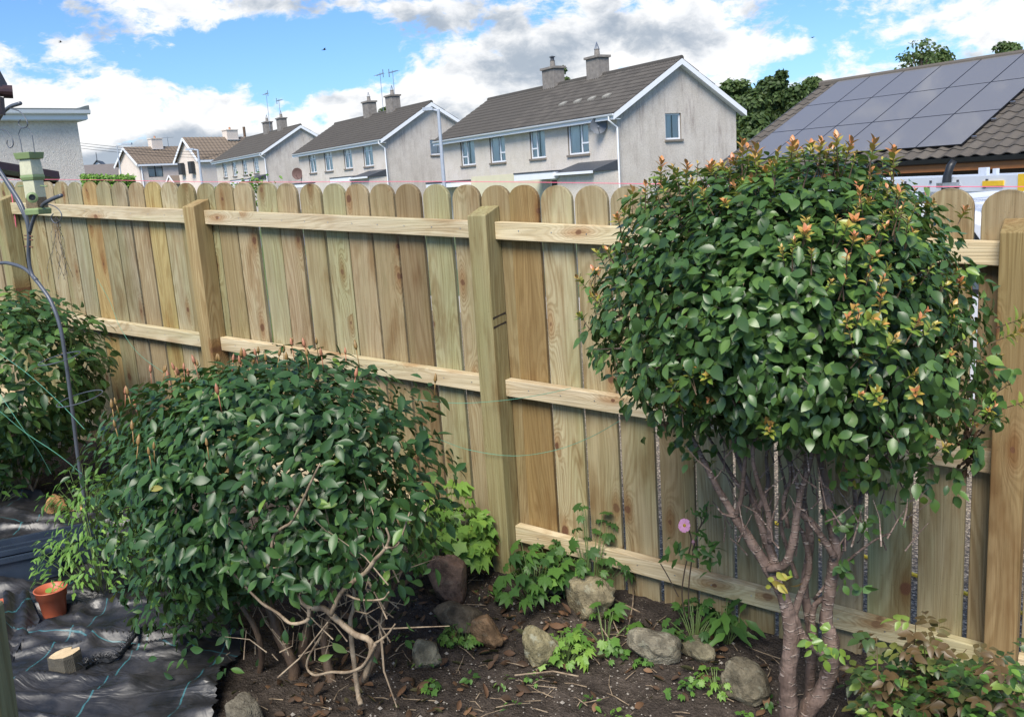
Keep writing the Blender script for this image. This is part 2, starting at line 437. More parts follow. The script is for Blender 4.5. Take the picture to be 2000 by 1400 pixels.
# ------------------------------------------------------------------ fence
FO = UD(0, 3.03, -1.80)
fence = tag(empty('garden_fence', FO, ANG_F), 'long new timber fence of round-topped upright boards on three rails', 'fence')
cen = [-.13, .03, .185, .34, -.285, -.4375, -.597, -.751, -.905, -1.06, -1.213, -1.36, -1.519, -1.676, -1.83, -1.98, -2.113, -2.267, -2.417, -2.568, -2.721, -2.872, -3.021, -3.172, -3.324, -3.470, -3.631, -3.779, -3.919, -4.075, -4.220, -4.360, -4.516, -4.666, -4.813, -4.953, -5.102, -5.255, -5.400, -5.545, -5.695]
cen += [-5.695 - .148 * k for k in range(1, 16)]
def board_mesh(w, h, tilt):
    th = .019; cut = min(.86 * w / 2, w / 2); n = 13
    out = [(-w / 2, 0.0), (w / 2, 0.0)]
    for i in range(n):
        a = math.pi * i / (n - 1)
        out.append((math.cos(a) * w / 2, h - cut + math.sin(a) * cut))
    k = len(out); b = MB(); c = .0022
    def ins(p): # inset for the chamfer
        x, z = p; return (x * (1 - 2 * c / w), z if z < .01 else z - c * .8)
    vs = [(ins(p)[0], 0.0, ins(p)[1]) for p in out] + [(p[0], c, p[1]) for p in out] + [(p[0], th, p[1]) for p in out]
    fs = [tuple(range(k))] + [tuple(reversed(range(2 * k, 3 * k)))]
    for i in range(k):
        j = (i + 1) % k
        fs += [(i, i + k, j + k, j), (i + k, i + 2 * k, j + 2 * k, j + k)]
    b.add(vs, fs); return b
TC = dict(pale=(1.12, 1.14, 1.12), green=(.94, 1.02, .94), olive=(.86, .92, .80), yellow=(1.14, .98, .66), tan=(1.0, .96, .90), pink=(.94, .90, .86), brown=(.80, .73, .60), dark=(.55, .47, .37), orange=(.72, .52, .28), grey=(.86, .86, .86))
TB = {-1.676: 'tan', -1.83: 'pale', -1.98: 'orange', -2.113: 'brown', -2.267: 'tan', -2.417: 'green', -2.568: 'dark', -2.721: 'brown', -2.872: 'tan', -3.021: 'green', -3.172: 'tan', -3.324: 'pink', -3.470: 'green', -3.631: 'pale', -3.779: 'brown', -3.919: 'olive',
      -4.075: 'brown', -4.220: 'pale', -4.360: 'yellow', -4.516: 'pink', -4.666: 'grey', -4.813: 'olive', -4.953: 'yellow', -5.102: 'grey', -5.255: 'tan', -5.4: 'pale', -5.545: 'tan', -5.695: 'olive', -1.519: 'tan', -1.36: 'brown', -1.213: 'tan', -1.06: 'olive', -.905: 'green',
      -.751: 'tan', -.597: 'olive', -.4375: 'tan', -.285: 'brown', -.13: 'tan'}
for i, u in enumerate(cen):
    w = .1385 if u > -2.06 else .1375
    w += rnd.uniform(-.002, .002)
    zt = -.135 - .0573 * u + rnd.uniform(-.003, .003); zb = -1.760 - .0573 * u + rnd.uniform(-.012, .008)
    o = board_mesh(w, zt - zb, 0).build('board', M_board, fence, (u, 0.001 + rnd.uniform(0, .002), zb + 1.80))
    o.color = (*[(v * .80 + .19) * rnd.uniform(.96, 1.04) for v in TC[TB.get(u, rnd.choice(['tan', 'green', 'pale', 'brown']))]], 1)
    o.rotation_euler = (rnd.uniform(-.002, .002), rnd.uniform(-.004, .004), rnd.uniform(-.012, .012))
posts = [-9.55, -7.70, -5.84, -3.984, -2.185, -.294, 1.56]
for u in posts:
    b = MB(); zt = -.128 - .0573 * (u + 2.185); zb = GZ(u, 3) - .25; w = .090; d = .100; H = zt - zb
    b.add([(0, -d, 0), (w, -d, 0), (w, 0, 0), (0, 0, 0), (0, -d, H), (w, -d, H), (w, 0, H + .033), (0, 0, H + .033)],
          [(0, 3, 2, 1), (4, 5, 6, 7), (0, 1, 5, 4), (1, 2, 6, 5), (2, 3, 7, 6), (3, 0, 4, 7)])
    o = b.build('post', M_post, fence, (u, -.001, zb + 1.80), bevel=.004); o.color = {-.294: (.78, .64, .50, 1), -3.984: (.98, .86, .68, 1)}.get(u, (.86, .88, .74, 1))
RA = [(-.288, -.0615), (-.926, -.0567), (-1.584, -.0653)]
rails = {}
for i in range(len(posts) - 1):
    x0 = posts[i] + .091; x1 = posts[i + 1] - .001
    for k, (c, s) in enumerate(RA):
        za, zb = c + s * x0, c + s * x1; L = x1 - x0; b = MB()
        vs = []
        for z_, x_ in ((za, 0), (zb, L)):
            vs += [(x_, -.042, z_ - za - .070), (x_, 0, z_ - za - .070), (x_, 0, z_ - za), (x_, -.042, z_ - za)]
        b.add(vs, [(0, 1, 2, 3), (4, 7, 6, 5), (0, 4, 5, 1), (1, 5, 6, 2), (2, 6, 7, 3), (3, 7, 4, 0)])
        b.build('rail', M_rail, fence, (x0, -.001, za + 1.80), bevel=.0025)
# nail heads on the rails are driven from behind; a few show on the post tops and boards
b = MB()
for u in cen[:40]:
    for c, s in RA:
        b.lathe([(.0001, -.0002), (.0028, -.0002), (.0028, .0006)], 6)
        # rotate so that the head faces the garden
        nv = 18
        for q in range(len(b.v) - nv, len(b.v)):
            x, y, z = b.v[q]; b.v[q] = (u + x + rnd.uniform(-.0002, .0002), -.0435 - z, c + s * u - .032 + y + 1.80)
nl = b.build('nail_heads', M_steel, fence); nl['kind'] = 'stuff'

# two charred drips on the right face of the middle post
for (xa, ya, xb, yb) in ((958, 620, 981, 610), (960, 637, 981, 629)):
    pa = A(xa, ya, 2.935); b = MB(); zz = (A(xa, ya, 2.95).z + A(xb, yb, 3.02).z) / 2 + 1.80
    b.add([(-2.0945, -.098, zz - .012), (-2.0945, -.05, zz - .004), (-2.0945, -.004, zz - .002), (-2.0945, -.004, zz + .008), (-2.0945, -.05, zz + .002), (-2.0945, -.098, zz - .002)], [(0, 1, 4, 5), (1, 2, 3, 4)])
    b.build('scorch_mark', simple('charred_wood', (.03, .022, .018), .9), fence)
# pink builder's line along the tops of the boards and the nail it is tied to
M_pink = simple('pink_line', (.80, .16, .25), .6, 0, .05)
M_green = simple('green_wire', (.10, .30, .21), .5, 0, .1)
def ztop(u): return -.135 - .0573 * u
pts = []
for k in range(60):
    u = -6.5 + (6.5 + .02 - .12) * k / 59; pts.append(UD(u, 3.025, ztop(u) + .008 + .004 * math.sin(u * 2.1)))
b = MB(); b.tube(pts, .0013, 5)
tag(b.build('string_line', M_pink), 'thin pink string line stretched along the tops of the fence boards', 'string')
b = MB(); b.tube([UD(-.10, 3.02, ztop(-.10) + .008), UD(-.05, 2.96, -.22), UD(-.035, 2.93, -.30)], .0013, 5)
tag(b.build('string_end', M_pink), 'loose pink string end hanging beside the rightmost post top', 'string')
b = MB(); b.tube([UD(-.112, 3.03, ztop(-.1) - .01), UD(-.10, 3.01, ztop(-.1) + .035)], .0022, 6); b.lathe([(.0005, .001), (.005, 0), (.0005, -.001)], 8, UD(-.10, 3.01, ztop(-.1) + .036))
tag(b.build('nail', M_steel), 'bent nail holding the pink string on a board top', 'nail')
p = A(45, 400, 3.0)
b = MB(); b.tube([A(22, 375, 3.0), A(30, 430, 3.0), A(36, 500, 3.0), A(38, 558, 3.0), A(36, 640, 3.0)], .003, 5)
tag(b.build('string_hank', M_pink), 'pink string hanging down the fence boards behind the feeder pole', 'string')
def wire(name, pts, label, r=.0011, m=M_green):
    b = MB(); b.tube(catmull([A(x, y, D) for x, y, D in pts], 6), r, 5); return tag(b.build(name, m), label, 'wire')
wire('slack_wire', [(810, 780, 2.88), (870, 786, 2.88), (915, 787, 2.895), (990, 781, 2.895), (1060, 770, 2.9), (1115, 758, 2.92)], 'green wire sagging across the middle post at rail height')
wire('slack_wire', [(850, 855, 2.8), (915, 878, 2.9), (1000, 890, 2.92), (1080, 880, 2.93), (1150, 855, 2.9), (1210, 822, 2.8)], 'lower green wire curving below the middle rail beside the tree crown')
wire('slack_wire', [(190, 545, 2.9), (215, 590, 2.9), (235, 640, 2.88), (270, 690, 2.8), (330, 735, 2.7)], 'green wire slanting over the boards left of the glossy round shrub')
wire('slack_wire', [(0, 690, 2.0), (60, 735, 1.95), (120, 790, 1.9), (165, 838, 1.9)], 'upper green wire crossing the left shrub')
wire('slack_wire', [(0, 770, 1.9), (40, 830, 1.9), (75, 880, 1.95), (100, 925, 2.0)], 'steep green wire falling in front of the left shrub')
wire('slack_wire', [(0, 803, 1.75), (50, 845, 1.8), (110, 885, 1.85), (160, 925, 1.9)], 'lower green wire slanting to the plants under the feeder pole')

# ------------------------------------------------------------------ ground
def ground_mat():
    m, t, P, p = mat('far_ground'); o = t.obj()
    n = t.noise(o, .12, 4); c = t.mix(t.rng(n, .45, .55), (.07, .10, .035), (.10, .10, .10)); P(col=c, rough=.95); return m
V = []; F = []
xs = np.array([-900, -300, -120, -60, -30, -15, 0, 15, 30, 60, 120, 300, 900.]); ys = np.array([-300, -60, -20, 0, 8, 16, 30, 50, 80, 120, 200, 400, 1200.])
HD = -np.array([*ray(-100, 423)[:2]]); HD /= np.linalg.norm(HD); HD = np.array([HD[0], HD[1], 0])
P1 = atD(1207, 300, 36); P1.z = 0
def far_z(x, y):
    s = (np.array([x, y, 0]) - np.array(P1)).dot(-HD); d = math.hypot(x, y)
    f = min(max((d - 6) / 26, 0), 1); f = f * f * (3 - 2 * f)
    return -2.3 * (1 - f) + f * (-2.62 + .03 * min(max(s, 0), 60))
for y in ys:
    for x in xs: V.append((x, y, far_z(x, y)))
nx = len(xs)
for j in range(len(ys) - 1):
    for i in range(nx - 1): F.append((j * nx + i, j * nx + i + 1, (j + 1) * nx + i + 1, (j + 1) * nx + i))
me = bpy.data.meshes.new('ground'); me.from_pydata(V, [], F); me.materials.append(ground_mat())
g = link('ground', me); g['kind'] = 'structure'

def gravel_mat():
    m, t, P, p = mat('gravel'); o = t.obj()
    v = t.vor(o, 75); v2 = t.vor(o, 190); n = t.noise(o, 3, 3)
    c = t.ramp(t.sep(v.outputs['Color'])[0], [(0, (.12, .09, .06)), (.4, (.29, .225, .15)), (.75, (.50, .40, .27)), (1, (.78, .64, .46))])
    c = t.mix(t.rng(v.outputs['Distance'], .35, .75), c, (.07, .055, .038))
    c = t.mix(t.rng(v2.outputs['Distance'], .3, .9, 0, .5), c, (.12, .11, .10))
    P(col=c, rough=.85, nor=t.bump(t.m('SUBTRACT', 1, v.outputs['Distance']), .012)); return m
def sheet(name, uu, dd, zf, m, smooth=True):
    U, Dd = np.meshgrid(uu, dd); Z = zf(U.ravel(), Dd.ravel())
    V = U.ravel()[:, None] * EE + Dd.ravel()[:, None] * NN; V[:, 2] = Z
    a, b = len(uu), len(dd); I = np.arange(a * b).reshape(b, a)
    F = np.stack([I[:-1, :-1].ravel(), I[:-1, 1:].ravel(), I[1:, 1:].ravel(), I[1:, :-1].ravel()], 1)
    return link(name, np_mesh(name, V, F, m, None, smooth))
def yard_z(U, Dd): return -1.805 - .057 * np.clip(U, -8, 5) - .05 * (Dd - 3.0) + .006 * (fbm(np.stack([U * 9, Dd * 9, U * 0], 1), 3) - .5)
yard = sheet('gravel_yard', np.linspace(-8, 5, 60), np.linspace(2.98, 11, 52), yard_z, gravel_mat()); yard['kind'] = 'structure'

def soil_z(U, Dd):
    p = np.stack([U, Dd, U * 0], 1)
    z = -1.785 - .057 * U + .05 * (fbm(p * 4, 3, 3) - .5) + .030 * (fbm(p * 19, 3, 5) - .5) + .016 * (fbm(p * 70, 3, 8) - .5)
    return z + .03 * np.clip((Dd - 2.5) / .5, 0, 1)
def soil_mat():
    m, t, P, p = mat('soil'); o = t.obj()
    n = t.noise(o, 9, 5, .65); n2 = t.noise(o, 60, 4, .7); v = t.vor(o, 120); v2 = t.vor(o, 60)
    c = t.ramp(t.m('ADD', t.m('MULTIPLY', n, .55), t.m('MULTIPLY', n2, .45)), [(.3, (.020, .016, .014)), (.5, (.055, .044, .036)), (.7, (.115, .092, .075))])
    sp = t.m('MULTIPLY', t.rng(v2.outputs['Distance'], .10, .20, 1, 0), t.m('GREATER_THAN', t.sep(v2.outputs['Color'])[0], .86))
    c = t.mix(sp, c, (.30, .27, .23))
    c = t.mix(t.m('MULTIPLY', t.rng(v.outputs['Distance'], .15, .3, 1, 0), t.m('GREATER_THAN', t.sep(v.outputs['Color'])[1], .90)), c, (.22, .19, .15))
    h = t.m('ADD', n2, t.m('MULTIPLY', v.outputs['Distance'], .5))
    P(col=c, rough=.95, spec=.2, nor=t.bump(h, .012)); return m
M_soil = soil_mat()
def zs(u, D): return float(soil_z(np.array([u]), np.array([D]))[0])
uu = np.concatenate([np.linspace(-9, -5, 50), np.linspace(-4.97, -2.6, 110), np.linspace(-2.585, .6, 300), np.linspace(.65, 3, 30)])
soil = sheet('garden_soil', uu, np.concatenate([np.linspace(-.5, 1.4, 25), np.linspace(1.42, 3.045, 150)]), soil_z, M_soil); soil['kind'] = 'structure'
# underside closes the ledge between the bed and the yard behind the fence

# ------------------------------------------------------------------ houses
def dash_mat(name, col, col2, streak=.5):
    m, t, P, p = mat(name); o = t.obj(); x, y, z = t.sep(o)
    n = t.noise(o, 1.3, 4, .6); v = t.vor(o, 45); sp = t.noise(o, 16, 3, .7)
    c = t.mix(t.rng(n, .35, .65), col, col2)
    c = t.mix(t.rng(sp, .42, .66, 0, .45), c, t.v('SCALE', c, scale=.62))
    c = t.mix(t.rng(t.sep(v.outputs['Color'])[0], .3, 1, 0, .30), c, (.62, .60, .57))
    # dirt runs down the wall from the verge and sills
    st = t.noise(t.comb(t.m('MULTIPLY', t.m('ADD', x, y), 3.6), 0.0, t.m('MULTIPLY', z, .55)), 1.0, 6, .72)
    st2 = t.noise(t.comb(t.m('MULTIPLY', t.m('ADD', x, y), .6), 4.0, t.m('MULTIPLY', z, .5)), 1.0, 2, .5)
    s = t.m('MULTIPLY', t.m('MULTIPLY', t.rng(st, .44, .74), t.rng(st2, .36, .58)), t.rng(z, .5, 4.5, .3, 1.0))
    c = t.mix(t.m('MULTIPLY', s, streak), c, t.v('MULTIPLY', c, (.44, .38, .38)))
    P(col=c, rough=.95, spec=.2, nor=t.bump(v.outputs['Distance'], .008)); return m
M_dash = dash_mat('pebbledash', (.62, .56, .48), (.68, .62, .55), .28)
M_dashg = dash_mat('pebbledash_stained', (.53, .48, .42), (.60, .55, .49), .75)
M_cream = simple('cream_render', (.62, .58, .42), .9, 0, .06, 3)
M_pale = dash_mat('pale_render', (.74, .63, .54), (.78, .68, .59), .10)
M_white = simple('white_upvc', (.78, .80, .83), .35, 0, .03, 3)
M_band = simple('sill_concrete_reveal_shade', (.20, .17, .14), .9, 0, .2, 8, .003)
M_slate = simple('dark_slate', (.055, .06, .07), .55, 0, .2, 14)
M_black = simple('black_plastic', (.015, .016, .018), .4, 0, .1)
M_dark = simple('dark_room', (.03, .035, .04), .9, 0, .2)
M_lead = simple('chimney_block', (.22, .20, .18), .95, 0, .3, 6, .01)
M_clay = simple('clay_pot', (.42, .22, .13), .8, 0, .2, 9)
M_brownw = simple('brown_frame', (.10, .055, .03), .5, 0, .2)
M_curt = simple('curtain', (.86, .86, .82), .9, 0, .12, 3, nstretch=(14, 14, .4))
def glass_mat():
    m, t, P, p = mat('window_glass')
    fr = t.node('ShaderNodeFresnel', ins={'IOR': 1.55}).outputs[0]
    g = t.node('ShaderNodeBsdfGlossy', ins={'Color': (.9, .95, 1, 1), 'Roughness': .03}); tr = t.node('ShaderNodeBsdfTransparent', ins={'Color': (.96, .98, .97, 1)})
    mx = t.node('ShaderNodeMixShader', ins={0: t.m('ADD', fr, .04), 1: tr.outputs[0], 2: g.outputs[0]})
    out = [n for n in t.n if n.type == 'OUTPUT_MATERIAL'][0]; t.l.new(mx.outputs[0], out.inputs[0]); return m
M_glass = glass_mat()
def tile_mat(name, c0, c1, lich=.25):
    m, t, P, p = mat(name); o = t.obj(); r = t.rand()
    g = t.node('ShaderNodeNewGeometry'); n = t.noise(g.outputs['Position'], 1.2, 4); n2 = t.noise(g.outputs['Position'], 14, 4, .7)
    c = t.mix(t.m('ADD', t.m('MULTIPLY', r, .5), t.m('MULTIPLY', n, .5)), c0, c1)
    c = t.mix(t.rng(n2, .55, .75, 0, lich), c, (.26, .24, .19)); P(col=c, rough=.9, spec=.25, nor=t.bump(n2, .004)); return m
M_tile = tile_mat('concrete_tile', (.058, .054, .050), (.105, .096, .086))
M_tileb = tile_mat('brown_tile', (.16, .125, .095), (.21, .165, .125), .1)
M_tileg = tile_mat('pantile_grey', (.070, .062, .054), (.125, .110, .094), .3)

def wall(b, x0, x1, z0, z1, holes, depth=.11, mi=0, mr=0, org=(0, 0), ax=(1, 0), nrm=(0, -1)):
    """wall with window reveals; plane through org along ax, outside towards nrm"""
    X = sorted({x0, x1, *[h[0] for h in holes], *[h[1] for h in holes]}); Z = sorted({z0, z1, *[h[2] for h in holes], *[h[3] for h in holes]})
    def P(x, z, d=0.0): return (org[0] + ax[0] * x - nrm[0] * d, org[1] + ax[1] * x - nrm[1] * d, z)
    for i in range(len(X) - 1):
        for j in range(len(Z) - 1):
            cx, cz = (X[i] + X[i + 1]) / 2, (Z[j] + Z[j + 1]) / 2
            if any(h[0] < cx < h[1] and h[2] < cz < h[3] for h in holes): continue
            b.add([P(X[i], Z[j]), P(X[i + 1], Z[j]), P(X[i + 1], Z[j + 1]), P(X[i], Z[j + 1])], [(0, 1, 2, 3)], mi)
    for (a, c, d, e) in holes:
        q = [(a, d), (c, d), (c, e), (a, e)]
        for k in range(4):
            s, f = q[k], q[(k + 1) % 4]
            b.add([P(*s), P(*f), P(*f, depth), P(*s, depth)], [(0, 3, 2, 1)], mr)
def window(parent, x0, x1, z0, z1, style, org=(0, 0), ax=(1, 0), nrm=(0, -1), mf=None, sill=True, curtain=True, label=None):
    mf = mf or M_white; fw = .065
    ang = math.atan2(ax[1], ax[0])
    # local frame of the window: x along the wall, y into the house
    loc = Vector((org[0] + ax[0] * x0 - nrm[0] * .07, org[1] + ax[1] * x0 - nrm[1] * .07, z0)); w = x1 - x0; h = z1 - z0
    b = MB(); b.box(0, w, 0, .05, 0, fw); b.box(0, w, 0, .05, h - fw, h); b.box(0, fw, 0.001, .049, fw, h - fw); b.box(w - fw, w, 0.001, .049, fw, h - fw)
    panes = []
    def vbar(x, za, zb, t=fw): b.box(x - t / 2, x + t / 2, -.003, .047, za, zb)
    def hbar(z, xa, xb, t=fw): b.box(xa, xb, -.001, .048, z - t / 2, z + t / 2)
    if style == 'LB':      # narrow light with a small pane below on the left
        m_ = w * .40; vbar(m_, fw, h - fw); hbar(h * .32, fw, m_ - fw / 2); panes = [(fw, m_, fw, h * .32), (fw, m_, h * .32, h - fw), (m_, w - fw, fw, h - fw)]
    elif style == 'RB':
        m_ = w * .62; vbar(m_, fw, h - fw); hbar(h * .32, m_ + fw / 2, w - fw); panes = [(m_, w - fw, fw, h * .32), (m_, w - fw, h * .32, h - fw), (fw, m_, fw, h - fw)]
    elif style == 'CR':    # two lights with small top panes
        m_ = w * .5; vbar(m_, fw, h - fw); hbar(h * .74, fw, m_ - fw / 2); hbar(h * .74, m_ + fw / 2, w - fw)
        panes = [(fw, m_, fw, h * .74), (m_, w - fw, fw, h * .74), (fw, m_, h * .74, h - fw), (m_, w - fw, h * .74, h - fw)]
    elif style == 'GR':    # glazing bars
        m_ = w * .5; vbar(m_, fw, h - fw); n_ = 4
        for k in range(1, n_):
            hbar(h * k / n_, fw, m_ - fw / 2, .035); hbar(h * k / n_, m_ + fw / 2, w - fw, .035)
        panes = [(fw, m_, fw, h - fw), (m_, w - fw, fw, h - fw)]
    else: panes = [(fw, w - fw, fw, h - fw)]
    o = b.build('window', mf, parent, loc); o.rotation_euler = (0, 0, ang)
    if label: o['label'] = label
    for (a, c, d, e) in panes:
        q = MB(); q.add([(a, .025, d), (c, .025, d), (c, .025, e), (a, .025, e)], [(0, 1, 2, 3)]); q.build('pane', M_glass, o)
    q = MB()
    if curtain:
        n_ = 26; z0_, z1_ = .02, h - .02
        for (a, c) in ((.03, w * rnd.uniform(.44, .5)), (w * rnd.uniform(.51, .58), w - .03)):
            vs = []; 
            for k in range(n_):
                xx = a + (c - a) * k / (n_ - 1); yy = .062 + .012 * math.sin(k * 1.9); vs += [(xx, yy, z0_), (xx, yy, z1_)]
            q.add(vs, [(2 * k, 2 * k + 2, 2 * k + 3, 2 * k + 1) for k in range(n_ - 1)])
        q.build('curtain', M_curt, o)
    q = MB(); q.box(-.01, w + .01, .16, .6, -.01, h + .01); q.f = q.f[:2] + q.f[3:]; q.mi = q.mi[:len(q.f)]
    q.build('room_beyond', M_dark, o)
    if sill:
        s = MB(); s.box(-.06, w + .06, -.14, .0, -.085, -.001); s.build('sill', M_band, o)
    return o
def tile_mesh(w, l, t=.022, amp=.018, dbl=True):
    b = MB(); n = 9; top = []; 
    for j, (yy, zz) in enumerate(((0, .012), (l, -.012))):
        for i in range(n):
            x = w * i / (n - 1); a = x / w * 2 * math.pi * (2 if dbl else 1)
            top.append((x, yy, zz + amp * (.5 - .5 * math.cos(a)) ** 1.3))
    vs = top + [(x, 0, z - t) for x, y, z in top[:n]]
    fs = [(i, i + 1, n + i + 1, n + i) for i in range(n - 1)] + [(2 * n + i, 2 * n + i + 1, i + 1, i) for i in range(n - 1)]
    b.add(vs, fs); return b
def roof_slope(parent, x0, x1, ye, ze, yr, zr, m, tw=.33, tl=.34, objs=0, near='hi', name='tile', amp=.034, dbl=True, skip=None):
    """tiles from the eave (ye, ze) up to the ridge (yr, zr); up to objs of them separate objects, the rest one part"""
    L = math.hypot(yr - ye, zr - ze); nr = max(1, round(L / tl)); tl = L / nr; nc = round((x1 - x0) / tw); tw = (x1 - x0) / nc
    pit = math.atan2(zr - ze, abs(yr - ye)); sg = 1 if yr > ye else -1
    tb = tile_mesh(tw * 1.0, tl + .04, amp=amp, dbl=dbl)
    V0 = np.array(tb.v)
    if sg < 0: V0 = V0 * np.array([-1, 1, 1]) + np.array([tw, 0, 0])
    c, s = math.cos(pit), math.sin(pit)
    V1 = np.stack([V0[:, 0], sg * (V0[:, 1] * c - V0[:, 2] * s), V0[:, 1] * s + V0[:, 2] * c], 1)
    tm = MB(); tm.v = [tuple(v) for v in V1]; tm.f = tb.f if sg > 0 else [tuple(reversed(f)) for f in tb.f]; tm.mi = tb.mi
    shared = tm.mesh(name, m); cells = []
    for i in range(nc):
        for j in range(nr):
            x = x0 + i * tw; y = ye + sg * j * tl * c; z = ze + j * tl * s
            if skip and skip(x, j, nr): cells.append((9e9, x, y, z)); continue
            cells.append(((-x if near == 'hi' else x), x, y, z))
    cells.sort(key=lambda q: q[0]); rest = MB()
    for k, (sc, x, y, z) in enumerate(cells):
        if k < objs and sc < 9e8: link(name, shared, parent, (x, y, z + rnd.uniform(-.002, .002)))
        else: rest.add([(v[0] + x, v[1] + y, v[2] + z) for v in tm.v], tm.f)
    if rest.f:
        o = rest.build('tiles', m, parent); o['kind'] = 'stuff'
    # deck under the tiles
    return pit
def chimney(parent, x, y, zr, w=.95, d=.6, h=.9, cm=None, pots=1, cowl='cone', pm=None):
    b = MB(); b.box(x - w / 2, x + w / 2, y - d / 2, y + d / 2, zr - .45, zr + h); b.box(x - w / 2 - .07, x + w / 2 + .07, y - d / 2 - .07, y + d / 2 + .07, zr + h, zr + h + .1)
    c = b.build('chimney', cm or M_lead, parent)
    q = MB(); z = zr + h + .1
    q.lathe([(.16, 0), (.13, .06), (.11, .28), (.13, .30), (.09, .31), (.001, .31)], 14, (x, y, z)); q.build('chimney_pot', pm or M_lead, c)
    if cowl == 'cone':
        q = MB()
        for k in range(8):
            a = k * math.pi / 4; q.tube([(x + .12 * math.cos(a), y + .12 * math.sin(a), z + .28), (x, y, z + .62)], .009, 4)
        q.build('cowl', M_steel, c)
    elif cowl == 'flat':
        q = MB(); q.lathe([(.09, .28), (.09, .45), (.15, .46), (.15, .48), (.001, .53)], 12, (x, y, z)); q.build('cowl', M_slate, c)
    # lead flashing
    q = MB(); q.box(x - w / 2 - .12, x + w / 2 + .12, y - d / 2 - .16, y - d / 2 - .005, zr - .33, zr - .28); q.build('flashing', simple('lead_flashing', (.35, .36, .38), .6), c)
    return c
def aerial(parent, x, y, z, h, mast=.02, kind='yagi', flip=1):
    q = MB(); q.tube([(x, y, z), (x, y, z + h)], mast, 6)
    zz = z + h - .12
    q.tube([(x - .75 * flip, y, zz), (x + .55 * flip, y, zz + .05)], .015, 5)
    for k in range(8):
        xx = x - .7 * flip + k * .16 * flip; q.tube([(xx, y - .16, zz), (xx, y + .16, zz)], .007, 4)
    q.tube([(x + .5 * flip, y - .02, zz - .25), (x + .5 * flip, y - .02, zz + .25)], .03, 4)
    return q.build('aerial', M_steel, parent)
def dish(parent, x, y, z, r, m):
    q = MB(); q.lathe([(.001, .10), (r * .5, .075), (r, 0), (r, -.012), (r * .5, .06), (.001, .085)], 28)
    q.v = [(x + a, y - .35 + c, z + b_) for a, b_, c in q.v]
    q.tube([(x, y - .28, z - r * .9), (x + .05, y - .68, z - .12)], .014, 5); q.lathe([(.03, -.05), (.045, 0), (.03, .06), (.001, .07)], 10, (x + .05, y - .70, z - .10)); q.tube([(x, y - .26, z), (x, y, z - .1)], .025, 6)
    ca, sa = math.cos(.75), math.sin(.75); q.v = [(x + (a - x) * ca - (b_ - y) * sa, y + (a - x) * sa + (b_ - y) * ca, c) for a, b_, c in q.v]
    return q.build('satellite_dish', m, parent, smooth=False)
